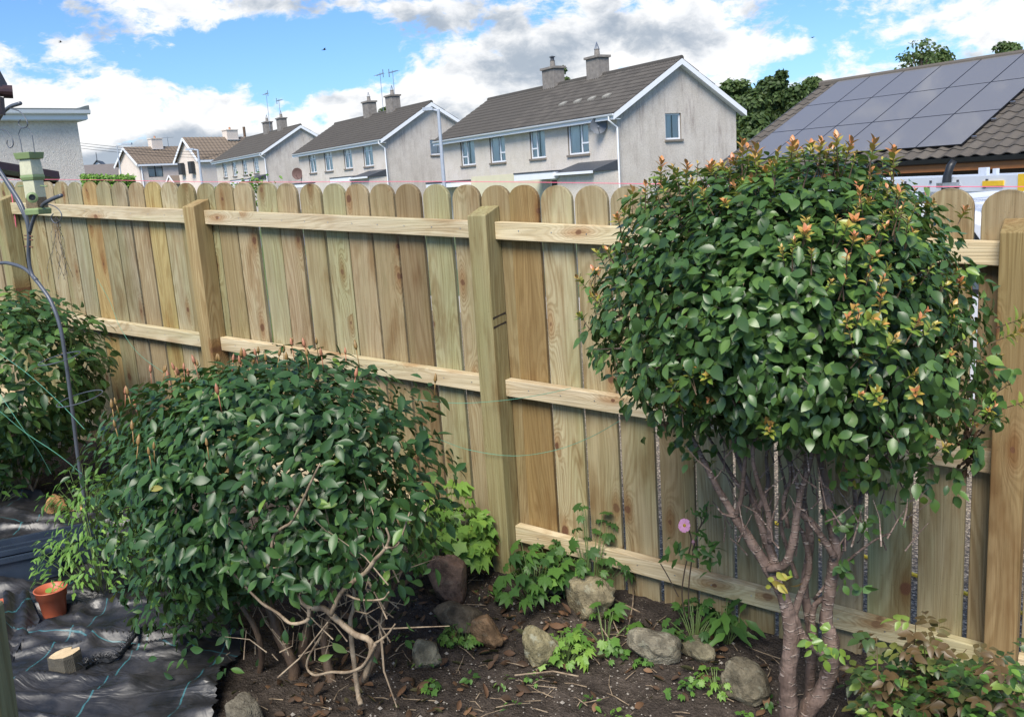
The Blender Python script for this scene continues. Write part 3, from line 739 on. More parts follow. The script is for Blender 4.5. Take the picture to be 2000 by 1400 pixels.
def gable_house(name, org, ang, L, Wd, eave, rise, wins, gwins, styles, label, group=None, tm=None, wm=None, gm=None, objs=0, ov=.32, chim=(), tiles=True, barge=True, gutter_col=None, tl=.34, x0=0):
    h = tag(empty(name, org, ang), label, 'house', group)
    b = MB(); wall(b, -L, 0, -.5, eave, wins, mr=2); wall(b, 0, Wd, -.5, eave, gwins, org=(0, 0), ax=(0, 1), nrm=(1, 0), mi=1, mr=2)
    b.add([(0, 0, eave), (0, Wd, eave), (0, Wd / 2, eave + rise)], [(0, 1, 2)], 1)
    b.add([(-L, 0, eave), (-L, Wd, eave), (-L, Wd / 2, eave + rise), (-L, 0, -.5), (-L, Wd, -.5)], [(0, 2, 1), (0, 1, 4, 3)], 1)
    b.add([(-L, Wd, -.5), (0, Wd, -.5), (0, Wd, eave), (-L, Wd, eave)], [(3, 2, 1, 0)])
    b.build('wall', [wm or M_dash, gm or M_dashg, M_band], h)  # dark window reveals: shade of the recess put into their colour
    k = rise / (Wd / 2); ze = eave - ov * k
    for x0_, x1_, z0, z1 in wins: window(h, x0_, x1_, z0, z1, styles[wins.index((x0_, x1_, z0, z1)) % len(styles)])
    for x0_, x1_, z0, z1 in gwins: window(h, x0_, x1_, z0, z1, 'S', ax=(0, 1), nrm=(1, 0))
    # roof
    b = MB(); og = .28; th = .05
    b.add([(-L - og, -ov, ze), (og, -ov, ze), (og, Wd / 2, eave + rise), (-L - og, Wd / 2, eave + rise), (-L - og, Wd + ov, ze), (og, Wd + ov, ze)], [(0, 1, 2, 3), (3, 2, 5, 4)])
    rf = b.build('roof', M_slate, h)
    if tiles:
        roof_slope(rf, -L - og, og, -ov - .04, ze + .03, Wd / 2, eave + rise + .05, tm or M_tile, objs=objs, tl=tl)
        q = MB(); n_ = int((L + 2 * og) / .44)
        for i in range(n_):
            xa = -L - og + i * (L + 2 * og) / n_; q.tube([(xa, Wd / 2, eave + rise + .04), (xa + (L + 2 * og) / n_ - .012, Wd / 2, eave + rise + .04)], .11, 8)
        q.build('ridge_tiles', tm or M_tile, rf)['kind'] = 'stuff'
        # far slope
        roof_slope(rf, -L - og, og, Wd + ov, ze + .03, Wd / 2, eave + rise + .05, tm or M_tile, objs=0, tl=1.0, tw=1.0, amp=.005)
    # barge boards, soffit box, fascia, gutter, downpipe
    if barge:
        for xe in (og, -L - og):
            for s_ in (0, 1):
                ya = -ov - .03 if s_ == 0 else Wd + ov + .03; bd = MB(); t_ = .22
                bd.add([(xe, ya, ze + .0), (xe, Wd / 2, eave + rise + .02), (xe, Wd / 2, eave + rise + .02 - t_), (xe, ya, ze - t_),
                        (xe - .03, ya, ze), (xe - .03, Wd / 2, eave + rise + .02), (xe - .03, Wd / 2, eave + rise + .02 - t_), (xe - .03, ya, ze - t_)],
                       [(0, 1, 2, 3), (7, 6, 5, 4), (0, 4, 5, 1), (3, 2, 6, 7), (0, 3, 7, 4)]); bd.build('barge_board', M_white, h)
        bd = MB(); xe = og - .03
        bd.add([(0.002, -ov, ze - .2), (xe, -ov, ze - .2), (xe, Wd / 2, eave + rise - .2), (0.002, Wd / 2, eave + rise - .2), (xe, Wd + ov, ze - .2), (0.002, Wd + ov, ze - .2)], [(0, 3, 2, 1), (2, 3, 5, 4)])
        bd.build('verge_soffit', M_white, h)
    bd = MB(); bd.box(-L - og, og - .031, -ov, -ov + .025, ze - .20, ze); bd.box(-L - og, og - .031, -ov + .025, -.001, ze - .2, ze - .18); bd.build('fascia', M_white, h)
    bd = MB(); pr = [(-.0, 0), (-.02, -.06), (-.06, -.085), (-.10, -.06), (-.12, 0)]
    vs = [(x, -ov + y, ze + .01 + z) for x in (-L - og, og) for y, z in pr]; n_ = len(pr)
    bd.add(vs, [(i, i + n_, i + n_ + 1, i + 1) for i in range(n_ - 1)] + [tuple(range(n_)), tuple(reversed(range(n_, 2 * n_)))]); bd.build('gutter', M_white, h)
    bd = MB(); bd.tube([(.0, -ov - .06, ze - .06), (.0, -ov - .06, ze - .22), (.10, -.06, ze - .50), (.10, -.06, -.3)], .037, 8); bd.build('downpipe', M_white, h)
    for c in chim: chimney(rf, c['x'], Wd / 2, eave + rise, c.get('w', .95), .6, c.get('h', .9), c.get('cm'), 1, c.get('cowl', 'cone'), c.get('pm'))
    return h, rf
def porch(h, xa, xb, xl, style=0):
    """canopy from xa to xl and a lean-to porch from xl to xb"""
    b = MB(); b.box(xl + .1, xb, -1.2, -.002, -.5, 2.62); b.build('porch_wall', M_dash, h)
    b = MB(); b.add([(xl, -1.35, 2.66), (xb + .12, -1.35, 2.66), (xb + .02, -.003, 3.02), (xl, -.003, 3.02), (xl, -1.35, 2.62), (xb + .12, -1.35, 2.62), (xb + .02, -.003, 2.63), (xl, -.003, 2.63)],
                 [(0, 1, 2, 3), (4, 7, 6, 5), (0, 4, 5, 1), (1, 5, 6, 2), (0, 3, 7, 4)]); b.build('porch_roof', M_slate, h)
    b = MB(); b.box(xl, xb + .14, -1.45, -1.352, 2.56, 2.66); b.build('porch_gutter', M_white, h)
    b = MB(); b.box(xa, xl + .25, -1.5, -.003, 2.45, 2.72); b.build('canopy', M_white, h)
    b = MB(); b.box(xa - .02, xl + .27, -1.52, -.004, 2.721, 2.78); b.build('canopy_felt', M_slate, h)
    for x0, x1 in ((xa + .7, xa + 1.9), (xa + 2.0, xl)):
        b = MB(); b.box(x0, x1, -.10, -.03, 1.95, 2.03); b.box(x0, x0 + .07, -.10, -.03, -.5, 2.45); b.box(x1 - .07, x1, -.10, -.03, -.5, 2.45); b.box(x0 + .07, x1 - .07, -.10, -.03, 2.37, 2.449)
        o = b.build('door_frame', M_white, h); q = MB(); q.box(x0 + .07, x1 - .07, -.07, -.04, -.4, 2.37); q.build('door_glass', M_slate, o)
HANG = math.atan2(HD[1], HD[0]); GR = 4.9
L = 14.6; Wd = 6.35
w1 = [(-12.62, -11.2, 3.36, 4.70), (-9.72, -8.34, 3.36, 4.70), (-6.2, -5.0, 3.36, 4.70), (-3.3, -1.85, 3.36, 4.70)]
o1 = P1.copy(); o1.z = 2.40 - GR
H1, R1 = gable_house('semi_detached_house', o1, HANG, L, Wd, GR, 1.85, w1, [(2.45, 3.28, 3.68, 4.70)], ['LB', 'RB', 'LB', 'RB'],
    'nearest grey pebbledash house with cream band and grey satellite dish', 'houses in a row up the hill', objs=300, tl=.33,
    chim=[dict(x=-8.7, cowl='flat', h=.78, w=1.0), dict(x=-5.2, w=.9, h=.78)])
porch(H1, -5.3, 0.0, -2.6)
b = MB(); b.box(-11.7, -5.35, -.012, -.002, -.5, 2.78); b.build('cream_band', M_cream, H1)
b = MB(); b.box(-14.6, -11.8, -1.1, -.003, 2.35, 2.58); b.build('canopy', M_white, H1); b = MB(); b.box(-14.62, -11.78, -1.12, -.004, 2.581, 2.66); b.build('canopy_felt', M_slate, H1)
dish(H1, -1.05, 0, 4.38, .33, simple('grey_dish', (.10, .115, .14), .6, 0))
b = MB()
window(H1, -7.6, -6.3, 1.0, 2.1, 'LB', org=(0, -.03), sill=False)
for k, xx in enumerate((-5.0, -3.9, -2.9, -1.9)):   # raised vent tiles
    q = MB(); q.add([(0, 0, 0), (.42, 0, 0), (.36, .25, .15), (.06, .25, .15), (0, 0, .07), (.42, 0, .07), (.36, .20, .17), (.06, .20, .17)], [(0, 1, 5, 4), (4, 5, 6, 7), (1, 2, 6, 5), (3, 0, 4, 7)])
    q.build('vent_tile', simple('vent_tile_grey', (.26, .25, .22), .9, 0, .2), R1, (xx - .2, .95, 5.52))
h2v = ray(-150, 429); HD2 = -np.array([h2v[0], h2v[1], 0]); HD2 /= np.linalg.norm(HD2); HANG2 = math.atan2(HD2[1], HD2[0])
P2 = atD(753, 300, 54.8); P2.z = 3.0 - GR
w2 = [(-12.6, -11.3, 3.3, 4.55), (-9.7, -8.3, 3.3, 4.55), (-6.3, -5.0, 3.3, 4.55), (-3.2, -1.8, 3.3, 4.55)]
H2, R2 = gable_house('semi_detached_house', P2, HANG2, L, Wd, GR, 1.85, w2, [(3.0, 4.1, 3.7, 4.6)], ['CR'],
    'middle grey house behind the thin lamp post with reddish brown dish', 'houses in a row up the hill', tl=.35, chim=[dict(x=-8.6), dict(x=-4.95)])
porch(H2, -5.3, 0.0, -2.6); dish(H2, -14.75, 0, 3.35, .42, simple('rusty_dish', (.13, .075, .065), .7, 0))
b = MB(); b.box(-14.6, -11.8, -1.1, -.003, 2.35, 2.58); b.build('canopy', M_white, H2); b = MB(); b.box(-14.62, -11.78, -1.12, -.004, 2.581, 2.66); b.build('canopy_felt', M_slate, H2)
aerial(R2, -6.9, Wd / 2 + .2, GR + 1.9, 2.6, kind='log'); aerial(R2, -4.6, Wd / 2, GR + 2.6, 1.75, flip=-1)
P3 = atD(520, 330, 77); P3.z = 3.65 - GR
w3 = [(-12.4, -11.2, 3.2, 4.45), (-9.4, -8.2, 3.2, 4.45), (-6.3, -5.1, 3.2, 4.45), (-3.2, -1.9, 3.2, 4.45)]
H3, R3 = gable_house('semi_detached_house', P3, HANG2, L, Wd, GR, 1.85, w3, [], ['GR'],
    'farthest house of the row with stained side wall and tall aerials', 'houses in a row up the hill', tl=.5, chim=[dict(x=-8.0), dict(x=-4.2)])
porch(H3, -5.3, 0.0, -2.6)
aerial(R3, -7.4, Wd / 2, GR + 2.0, 3.3); aerial(R3, -4.3, Wd / 2, GR + 2.7, 1.7, flip=-1)

# two pale houses at the top of the road
A42 = R(42); L4 = np.array([math.sin(A42), math.cos(A42), 0]); ANG4 = math.atan2(L4[1], L4[0]); K4 = 1.42
o4 = atD(270, 318, 88 * K4); o4.z = 3.65 * K4 - 5.2
def plain_house(name, org, label, Ln, Wn, eave, rise, wins, style, mf, gab, chx, chh, left_gable=True, gy=0):
    h = tag(empty(name, org, ANG4), label, 'house')
    b = MB(); wall(b, 0, Ln, -.5, eave, wins if not gab else [])
    wall(b, 0, Wn, -.5, eave, gab or [], org=(0, 0), ax=(0, 1), nrm=(-1, 0))
    b.add([(0, 0, eave), (0, Wn, eave), (0, Wn / 2, eave + rise)], [(0, 2, 1)]); b.build('wall', M_pale, h)
    for (a, c, d, e) in (wins if not gab else []): window(h, a, c, d, e, style, mf=mf, sill=False)
    for (a, c, d, e) in gab or []: window(h, a, c, d, e, 'S', ax=(0, 1), nrm=(-1, 0), mf=mf)
    k = rise / (Wn / 2); ov = .3; ze = eave - ov * k
    b = MB(); b.add([(-.35, -ov, ze), (Ln, -ov, ze), (Ln, Wn / 2, eave + rise), (-.35, Wn / 2, eave + rise), (-.35, Wn + ov, ze), (Ln, Wn + ov, ze)], [(0, 1, 2, 3), (3, 2, 5, 4)]); rf = b.build('roof', M_tileb, h)
    roof_slope(rf, -.35, Ln, -ov - .02, ze + .03, Wn / 2, eave + rise + .05, M_tileb, tw=.5, tl=.5, amp=.05, dbl=False)
    for s_ in (0, 1):
        ya = -ov - .05 if s_ == 0 else Wn + ov; bd = MB(); bd.beam((-.38, ya, ze - .1), (-.38, Wn / 2, eave + rise - .1), .28, .05, up=(1, 0, 0)); bd.build('barge_board', M_white, h)
    bd = MB(); bd.box(-.3, Ln, -ov - .1, -ov, ze - .24, ze); bd.build('fascia', M_white, h)
    if chx: chimney(rf, chx, Wn / 2, eave + rise, 1.5, 1.0, chh, M_pale, 1, None, M_clay)
    return h, rf
H4, R4 = plain_house('cottage', o4, 'pale cream house with black framed window and small brown tiled porch', 7.5, 5.6, 5.2, 2.05, [(1.15, 3.15, 3.35, 4.85)], 'CR', M_black, None, 4.1, 1.0)
b = MB(); b.tube([(.25, -.1, 5.0), (.25, -.1, -.5)], .07, 6); b.build('downpipe', M_white, H4)
o5 = atD(388, 308, 92 * 1.2); o5.z = 4.0 * 1.2 - 5.2
H5, R5 = plain_house('cottage', o5, 'pale cream house with two narrow brown windows in its front gable', 12, 4.8, 5.2, 2.35, [], 'S', M_brownw, [(.95, 1.65, 3.5, 4.85), (3.2, 3.9, 3.5, 4.8)], 5.9, .8)
b = MB(); cx, cy = 3.2, -2.4   # little gabled porch in front of the black framed window
b.add([(cx, cy, 2.3), (cx + 2.4, cy, 2.3), (cx + 2.4, cy + 2.4, 2.3), (cx, cy + 2.4, 2.3), (cx, cy + 1.2, 3.4), (cx + 2.4, cy + 1.2, 3.4)], [(0, 1, 5, 4), (2, 3, 4, 5)]); pr_ = b.build('porch_roof', M_tileb, H4)
b = MB(); b.add([(cx + .1, cy + .1, -.5), (cx + .1, cy + 2.3, -.5), (cx + .1, cy + 2.3, 2.35), (cx + .1, cy + 1.2, 3.3), (cx + .1, cy + .1, 2.35)], [(0, 1, 2, 3, 4)]); b.build('porch_wall', M_pale, H4)
for s_ in (-.05, 2.45):
    b = MB(); b.beam((cx - .04, cy + s_, 2.25), (cx - .04, cy + 1.2, 3.4), .22, .05, up=(1, 0, 0)); b.build('barge_board', M_white, H4)

# low slate roofs far left
o6 = atD(160, 345, 140); h6 = tag(empty('cottage', (o6.x, o6.y, 2.6), R(25)), 'low dark grey roof between the left wall and the pale cream house', 'house')
b = MB(); b.box(-3, 12, 0, 7, -3, 1.7); b.build('wall', M_pale, h6); b = MB(); b.add([(-4, -.3, 1.6), (13, -.3, 1.6), (13, 3.5, 3.4), (-4, 3.5, 3.4), (-4, 7.3, 1.6), (13, 7.3, 1.6)], [(0, 1, 2, 3), (3, 2, 5, 4)]); b.build('roof', simple('grey_roof', (.16, .14, .13), .9, 0, .15, 2), h6)
o7 = atD(192, 330, 165); h7 = tag(empty('cottage', (o7.x, o7.y, o7.z - 1.0), R(15)), 'white gable peeking over the low grey roof with a finial on top', 'house')
b = MB(); b.add([(-2.1, 0, -4), (2.1, 0, -4), (2.1, 0, 0), (0, 0, 2.2), (-2.1, 0, 0), (-2.1, 6, -4), (2.1, 6, -4), (2.1, 6, 0), (0, 6, 2.2), (-2.1, 6, 0)], [(0, 1, 2, 3, 4), (1, 6, 7, 2), (5, 0, 4, 9)]); b.build('wall', M_white, h7)
b = MB(); b.add([(-2.5, -.2, -.4), (0, -.2, 2.4), (2.5, -.2, -.4), (-2.5, 6, -.4), (0, 6, 2.4), (2.5, 6, -.4)], [(0, 1, 4, 3), (1, 2, 5, 4)]); b.beam((-2.5, -.22, -.4), (0, -.22, 2.4), .1, .25, up=(0, 1, 0)); b.beam((2.5, -.22, -.4), (0, -.22, 2.4), .1, .25, up=(0, 1, 0)); b.tube([(0, 0, 2.3), (0, 0, 3.6)], .06, 5); b.box(-6, 8, 6.1, 9, -2, .2); b.build('roof', M_slate, h7)

# left pebbledash building
A45 = R(46); dL = np.array([math.sin(A45), math.cos(A45), 0]); oL = atD(150, 235, 26); zl = oL.z
HL = tag(empty('outbuilding', (oL.x, oL.y, zl - 3.4), math.atan2(dL[1], dL[0])), 'pebbledash building with white gutter at the left edge', 'building')
b = MB(); b.box(-9, 0, 0, 9, -.5, 3.4); b.build('wall', dash_mat('pebbledash_cream', (.66, .59, .52), (.72, .66, .58), .12), HL)
b = MB(); b.box(-9.2, .20, -.22, -.19, 3.40, 3.56); b.box(-9.2, .17, -.19, 9, 3.38, 3.40); b.box(.17, .2, -.19, 9, 3.40, 3.56); b.build('fascia', M_white, HL)
b = MB(); pr = [(-.22, 0), (-.24, -.08), (-.29, -.11), (-.34, -.08), (-.36, 0)]; n_ = 5
b.add([(x, y, 3.62 + z) for x in (-9.2, .24) for y, z in pr], [(i, i + n_, i + n_ + 1, i + 1) for i in range(n_ - 1)] + [tuple(range(n_)), tuple(reversed(range(n_, 2 * n_)))]); b.build('gutter', M_white, HL)
b = MB(); b.add([(-9.3, -.3, 3.60), (.02, -.3, 3.60), (.14, -.3, 3.72), (.24, -.3, 3.74), (.24, -.3, 3.60), (-9.3, 9, 3.62), (.02, 9, 3.62), (.14, 9, 3.74), (.24, 9, 3.76), (.24, 9, 3.60), (-9.3, -.3, 3.66), (.0, -.3, 3.66), (-9.3, 9, 3.68), (0, 9, 3.68)], [(10, 11, 13, 12), (11, 2, 7, 13), (2, 3, 8, 7), (3, 4, 9, 8), (0, 1, 4, 3, 2, 11, 10)]); b.build('flat_roof', simple('roof_felt', (.15, .17, .17), .8, 0, .1), HL)

# maroon lean-to roof
oS = atD(115, 338, 9.0); hS = tag(empty('lean_to_shed', (oS.x, oS.y, oS.z - 2.3), 0), 'lean-to shed roof with a maroon fascia behind the bird feeder', 'shed')
M_mar = simple('maroon_paint', (.085, .035, .035), .5, 0, .1)
def rel(p): return Vector(p) - Vector((oS.x, oS.y, oS.z - 2.3))
a0 = rel(atD(-260, 272, 7.4)); a1 = rel(atD(115, 335, 9.0)); back = Vector(ray(60, 330)); back.z = 0; back = back.normalized() * 2.0
b = MB(); dn = Vector((0, 0, -.06)); b.add([a0, a1, a1 + dn, a0 + dn, a0 + back, a1 + back, a1 + back + dn, a0 + back + dn], [(0, 1, 2, 3), (1, 5, 6, 2), (5, 4, 7, 6), (4, 0, 3, 7)]); b.build('fascia', M_mar, hS)
b = MB(); b.add([a0, a1, a1 + back, a0 + back], [(0, 1, 2, 3)]); b.add([a0 + dn * .6, a1 + dn * .6, a1 + back + dn * .6, a0 + back + dn * .6], [(3, 2, 1, 0)]); b.build('roof', M_slate, hS)
b = MB()
for q_ in (a0 * .75 + a1 * .25, a0 * .15 + a1 * .85): b.beam(q_ + back * .5 + dn, Vector((q_.x, q_.y + 1.2, 0)), .08, .08, up=(0, 1, 0))
b.build('upright', M_mar, hS)

# bungalow with solar panels
DS = 21.6; e2 = ray(2000, 294); PS = Vector(e2 * DS / math.hypot(e2[0], e2[1])); s = 1.96
GRS = 2.45
BG = tag(empty('bungalow', (PS.x, PS.y, PS.z - GRS - .09), HANG), 'dark bungalow with black solar panels on its grey tiled roof', 'house')
pitch = R(26.5); cp_, sp_ = math.cos(pitch), math.sin(pitch)
RL = 2.72 * s; xl = -4.62 * s; xr = 6.0
b = MB(); b.add([(xl, 0, GRS), (xr, 0, GRS), (xr, RL * cp_, GRS + RL * sp_), (xl, RL * cp_, GRS + RL * sp_), (xl, 2 * RL * cp_, GRS), (xr, 2 * RL * cp_, GRS)], [(0, 1, 2, 3), (3, 2, 5, 4)]); rs = b.build('roof', M_slate, BG)
def hidden(x, j, nr):   # tiles that lie under the panels
    v = (j + .5) / nr * RL / s; u = x / s
    return -4.0 < u < -1.05 and .40 < v < 2.5
roof_slope(rs, xl, xr, -.03, GRS + .03, RL * cp_, GRS + RL * sp_ + .04, M_tileg, tw=.34, tl=.34, objs=300, near='lo', amp=.05, dbl=False, skip=hidden)
q = MB(); q.tube([(xl, RL * cp_, GRS + RL * sp_ + .05), (xr, RL * cp_, GRS + RL * sp_ + .05)], .13, 8); q.build('ridge', M_tileg, rs)
q = MB(); q.beam((xl - .02, -.05, GRS - .03), (xl - .02, RL * cp_, GRS + RL * sp_ - .03), .04, .2, up=(1, 0, 0)); q.build('verge_board', M_slate, BG)
def solar_mat():
    m, t, P, p = mat('solar_cell'); o = t.obj(); x, y, z = t.sep(o)
    gx = t.m('PINGPONG', t.m('MULTIPLY', x, 1 / .185), .5); gy = t.m('PINGPONG', t.m('MULTIPLY', y, 1 / .092), .5)
    ln = t.m('MAXIMUM', t.rng(gx, 0, .02, 1, 0), t.rng(gy, 0, .035, 1, 0))
    c = t.mix(t.m('MULTIPLY', ln, .12), (.155, .150, .148), (.175, .17, .165)); P(col=c, rough=.32, spec=1.0, coat=.5); return m  # cells greyed: reflected sky put into the base colour
M_sol = solar_mat(); M_solf = simple('black_frame', (.012, .012, .014), .35, .3, .05)
pw, ph = .575 * s, .83 * s
pm = MB(); pm.box(.004, pw - .004, .004, ph - .004, 0, .035); pme = pm.mesh('solar_frame', M_solf)
pg = MB(); pg.add([(.018, .018, .0355), (pw - .018, .018, .0355), (pw - .018, ph - .018, .0355), (.018, ph - .018, .0355)], [(0, 1, 2, 3)]); pgm = pg.mesh('solar_panel', M_sol)
for i in range(6):
    for j in range(3):
        x = (-.80 - .575 * (6 - i)) * s; v = (.22 + .83 * j) * s
        fr = link('solar_panel', pme, BG, (x, v * cp_ - .09 * sp_, GRS + v * sp_ + .09 * cp_), (pitch, 0, 0)); link('solar_cells', pgm, fr)
q = MB()
for j in range(6):
    v = (.42 + .415 * j) * s; q = MB(); q.box((-.80) * s, (-.80) * s + .12, v - .02, v + .02, .06, .11); o = q.build('mounting_rail', M_steel, BG, (0, 0, GRS)); o.rotation_euler = (pitch, 0, 0)
q = MB(); pr = [(0, .02), (-.02, -.07), (-.07, -.10), (-.12, -.07), (-.14, .02)]; n_ = 5
q.add([(x, y, GRS + z) for x in (xl, xr) for y, z in pr], [(i, i + n_, i + n_ + 1, i + 1) for i in range(n_ - 1)] + [tuple(range(n_))]); q.build('gutter', M_black, BG)
q = MB(); q.box(xl, xr, .0, .03, GRS - .26, GRS - .05); q.box(xl, xr, .03, .5, GRS - .26, GRS - .24); q.build('fascia', simple('orange_timber', (.34, .13, .04), .5, 0, .15, 6), BG)
M_brick = simple('dark_brick', (.075, .06, .052), .9, 0, .3, 6)
q = MB(); q.box(xl + .3, xr, .5, 2 * RL * cp_ - .5, -1, GRS - .24); q.build('wall', M_brick, BG)

# ------------------------------------------------------------------ vegetation
def silhouette(pts, D):
    """closed outline seen in the photograph -> radius by angle about its centre, on the plane at distance D"""
    Q = [A(x, y, D) for x, y in pts]; c = sum(Q, Vector()) / len(Q); E_ = Vector(EE)
    ang = []; rad = []
    for q in Q:
        d = q - c; a = d.dot(E_); z = d.z; ang.append(math.atan2(z, a)); rad.append(math.hypot(a, z))
    o = np.argsort(ang); ang = np.array(ang)[o]; rad = np.array(rad)[o]
    ang = np.concatenate([ang - 2 * math.pi, ang, ang + 2 * math.pi]); rad = np.tile(rad, 3)
    return np.array(c), (lambda th: np.interp(th, ang, rad))
def shell(n, c, Rf, depth, lo=.80, hi=1.0, lump=.10, lf=4.0, seed=0, front=.0):
    th = rng.uniform(-math.pi, math.pi, n * 2); sf = rng.uniform(-1, 1, n * 2)
    cf = np.sqrt(1 - sf ** 2)
    keep = rng.uniform(0, 1, n * 2) < (.55 + .45 * (1 - cf)) ; th, sf, cf = th[keep][:n], sf[keep][:n], cf[keep][:n]; n = len(th)
    rho = 1 - (1 - rng.uniform(lo, hi, n)); rr = Rf(th)
    d = np.stack([np.cos(th) * cf, sf, np.sin(th) * cf], 1)
    lum = 1 + lump * 2 * (fbm(d * lf + 20, 3, seed) - .5) * 2
    k = rho * lum
    P = c + (EE[None] * (np.cos(th) * cf * rr * k)[:, None] + NN[None] * (sf * depth * k)[:, None] + np.array([0, 0, 1.0])[None] * (np.sin(th) * cf * rr * k)[:, None])
    out = EE[None] * (d[:, 0] / rr)[:, None] + NN[None] * (d[:, 1] / depth)[:, None] + np.array([0, 0, 1.0])[None] * (d[:, 2] / rr)[:, None]
    out /= np.linalg.norm(out, axis=1, keepdims=True)
    return P, out, rho, d
def orient(out, up=.5, rnd_=.5, droop=.35):
    n = len(out); Nn = out + np.array([0, 0, up]) + rng.normal(0, rnd_, (n, 3)); Nn /= np.linalg.norm(Nn, axis=1, keepdims=True)
    T = rng.normal(0, .8, (n, 3)) + out * .6 - np.array([0, 0, droop]); T -= Nn * (T * Nn).sum(1, keepdims=True); T /= np.linalg.norm(T, axis=1, keepdims=True)
    return T, Nn
def foliage(parent, org, P, T, Nn, S, tint, tpls, m, nobj=300, score=None, name='leaf', mass='foliage'):
    """the nobj leaves that show largest as objects, the rest one mesh"""
    if score is None: score = -np.linalg.norm(P, axis=1)
    o = np.argsort(-score); a, b = o[:nobj], o[nobj:]
    if len(a): single_leaves(tpls, P[a], T[a], Nn[a], S[a], tint[a], m, parent, org, name)
    if len(b):
        me = leaves_mesh(mass, tpls, P[b] - np.array(org), T[b], Nn[b], S[b], tint[b], m)
        l = link(mass, me, parent); l['kind'] = 'stuff'; return l
def bark_mat(name, c0, c1, band=True):
    m, t, P, p = mat(name); o = t.obj(); n = t.noise(t.v('MULTIPLY', o, (1, 1, .4)), 30, 4, .6)
    c = t.mix(t.rng(n, .35, .65), c0, c1); h = n
    if band:
        l = t.noise(t.v('MULTIPLY', o, (26, 26, 130)), 1.0, 2, .5, .4); f = t.rng(l, .56, .66, 0, .8); c = t.mix(f, c, (.40, .32, .27))
        f2 = t.rng(t.noise(t.v('MULTIPLY', o, (12, 12, 60)), 1.0, 3, .6), .50, .65, 0, .5); c = t.mix(f2, c, t.v('SCALE', c, scale=.45)); h = t.m('ADD', n, t.m('MULTIPLY', f, .5))
    P(col=c, rough=.65, spec=.35, nor=t.bump(h, .012)); return m
M_bark = bark_mat('cherry_bark', (.22, .155, .125), (.115, .078, .062))
M_twig = bark_mat('pale_twig', (.36, .28, .19), (.20, .145, .095), False)
M_brownbark = bark_mat('brown_stem', (.16, .105, .065), (.09, .058, .038), False)
LF = leaf_mat('tree_leaf', [(0, (.028, .064, .018)), (.35, (.062, .130, .034)), (.6, (.12, .215, .048)), (.74, (.20, .30, .045)), (.83, (.42, .34, .07)), (.90, (.58, .26, .09)), (1, (.50, .17, .09))], .34, .22, .5)
LC = leaf_mat('camellia_leaf', [(0, (.015, .042, .014)), (.5, (.038, .094, .026)), (.8, (.090, .175, .040)), (.95, (.16, .26, .05)), (1, (.30, .20, .05))], .38, .18, .42, .0)
LB = leaf_mat('bright_leaf', [(0, (.040, .100, .026)), (.5, (.11, .235, .042)), (1, (.24, .40, .07))], .45, .30, .35)
LD = leaf_mat('dead_leaf', [(0, (.05, .030, .018)), (.5, (.13, .070, .038)), (1, (.27, .16, .085))], .7, .1, .3)
LR = leaf_mat('rose_leaf', [(0, (.022, .050, .018)), (.5, (.055, .10, .032)), (.75, (.12, .075, .035)), (1, (.20, .30, .06))], .4, .2, .45)
T_tree = [leaf_tpl(.58, 5, .28, .22, .9, .0, .40), leaf_tpl(.64, 5, .10, .35, .9, 0, .42, .15), leaf_tpl(.52, 5, .45, .10, .9, 0, .38, -.1)]
T_cam = [leaf_tpl(.46, 6, .30, .18, 1.1, 0, .45), leaf_tpl(.50, 6, .12, .30, 1.1, 0, .48, .1), leaf_tpl(.42, 6, .5, .05, 1.1, 0, .45, -.1)]
T_lob = [lobed_tpl(7, .24, .14), lobed_tpl(5, .28, .05), lobed_tpl(7, .30, .22)]
T_pin = [leaf_tpl(.34, 5, .3, .35, .8, .35, .35), leaf_tpl(.40, 5, .2, .2, .8, .35, .35)]
T_rose = [leaf_tpl(.62, 5, .2, .15, .9, .12, .42), leaf_tpl(.56, 5, .35, .3, .9, .12, .42)]
T_dead = [leaf_tpl(.45, 5, .9, -.3, 1, 0, .45, .4), leaf_tpl(.5, 5, -.6, .6, 1, 0, .5, .3)]

def limb(parent, name, pts, rads, m, n=8, sub=4, wob=.12, org=None):
    p = catmull(pts, sub); r = lerp_list(rads, len(p)); b = MB(); b.tube([q - Vector(org) for q in p] if org is not None else p, r, n, wob=wob)
    return b.build(name, m, parent, smooth=True)

# ---- clipped round-headed tree on the right
DT = 2.42
tree_px = [(1185, 600), (1205, 520), (1240, 445), (1262, 385), (1310, 355), (1380, 345), (1450, 318), (1540, 312), (1640, 305), (1715, 322), (1775, 358), (1825, 420), (1870, 500), (1900, 580),
           (1930, 645), (1940, 720), (1925, 790), (1885, 845), (1820, 875), (1740, 885), (1650, 870), (1560, 845), (1450, 825), (1365, 805), (1290, 770), (1235, 730), (1200, 670)]
ct, Rt = silhouette(tree_px, DT)
org = onG(1560, 1425); org = UD(toUD(org)[0], 2.36, zs(toUD(org)[0], 2.36)); org.z += .0
org = A(1560, 1440, 2.36); org.z = zs(*toUD(org)) - .02
TREE = tag(empty('ornamental_tree', org), 'clipped round-headed tree with orange young shoots and several bare stems', 'tree')
n = 16000
P, out, rho, d = shell(n, ct, Rt, .46, .66, 1.02, .07, 5, 3)
T, Nn = orient(out, .85, .50, .55)
S = .022 + .026 * rng.uniform(0, 1, n) ** 1.2
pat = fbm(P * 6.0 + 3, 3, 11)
tint = .30 + .26 * (pat - .5) * 2 + rng.normal(0, .14, n) - .35 * np.clip(.9 - rho, 0, .3) / .3 * .6  # last term darkens inner leaves: crown shade put into the tint
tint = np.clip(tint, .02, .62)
foliage(TREE, org, P, T, Nn, S, tint, T_tree, LF, 300, score=-(P @ NN) + rho * .6)
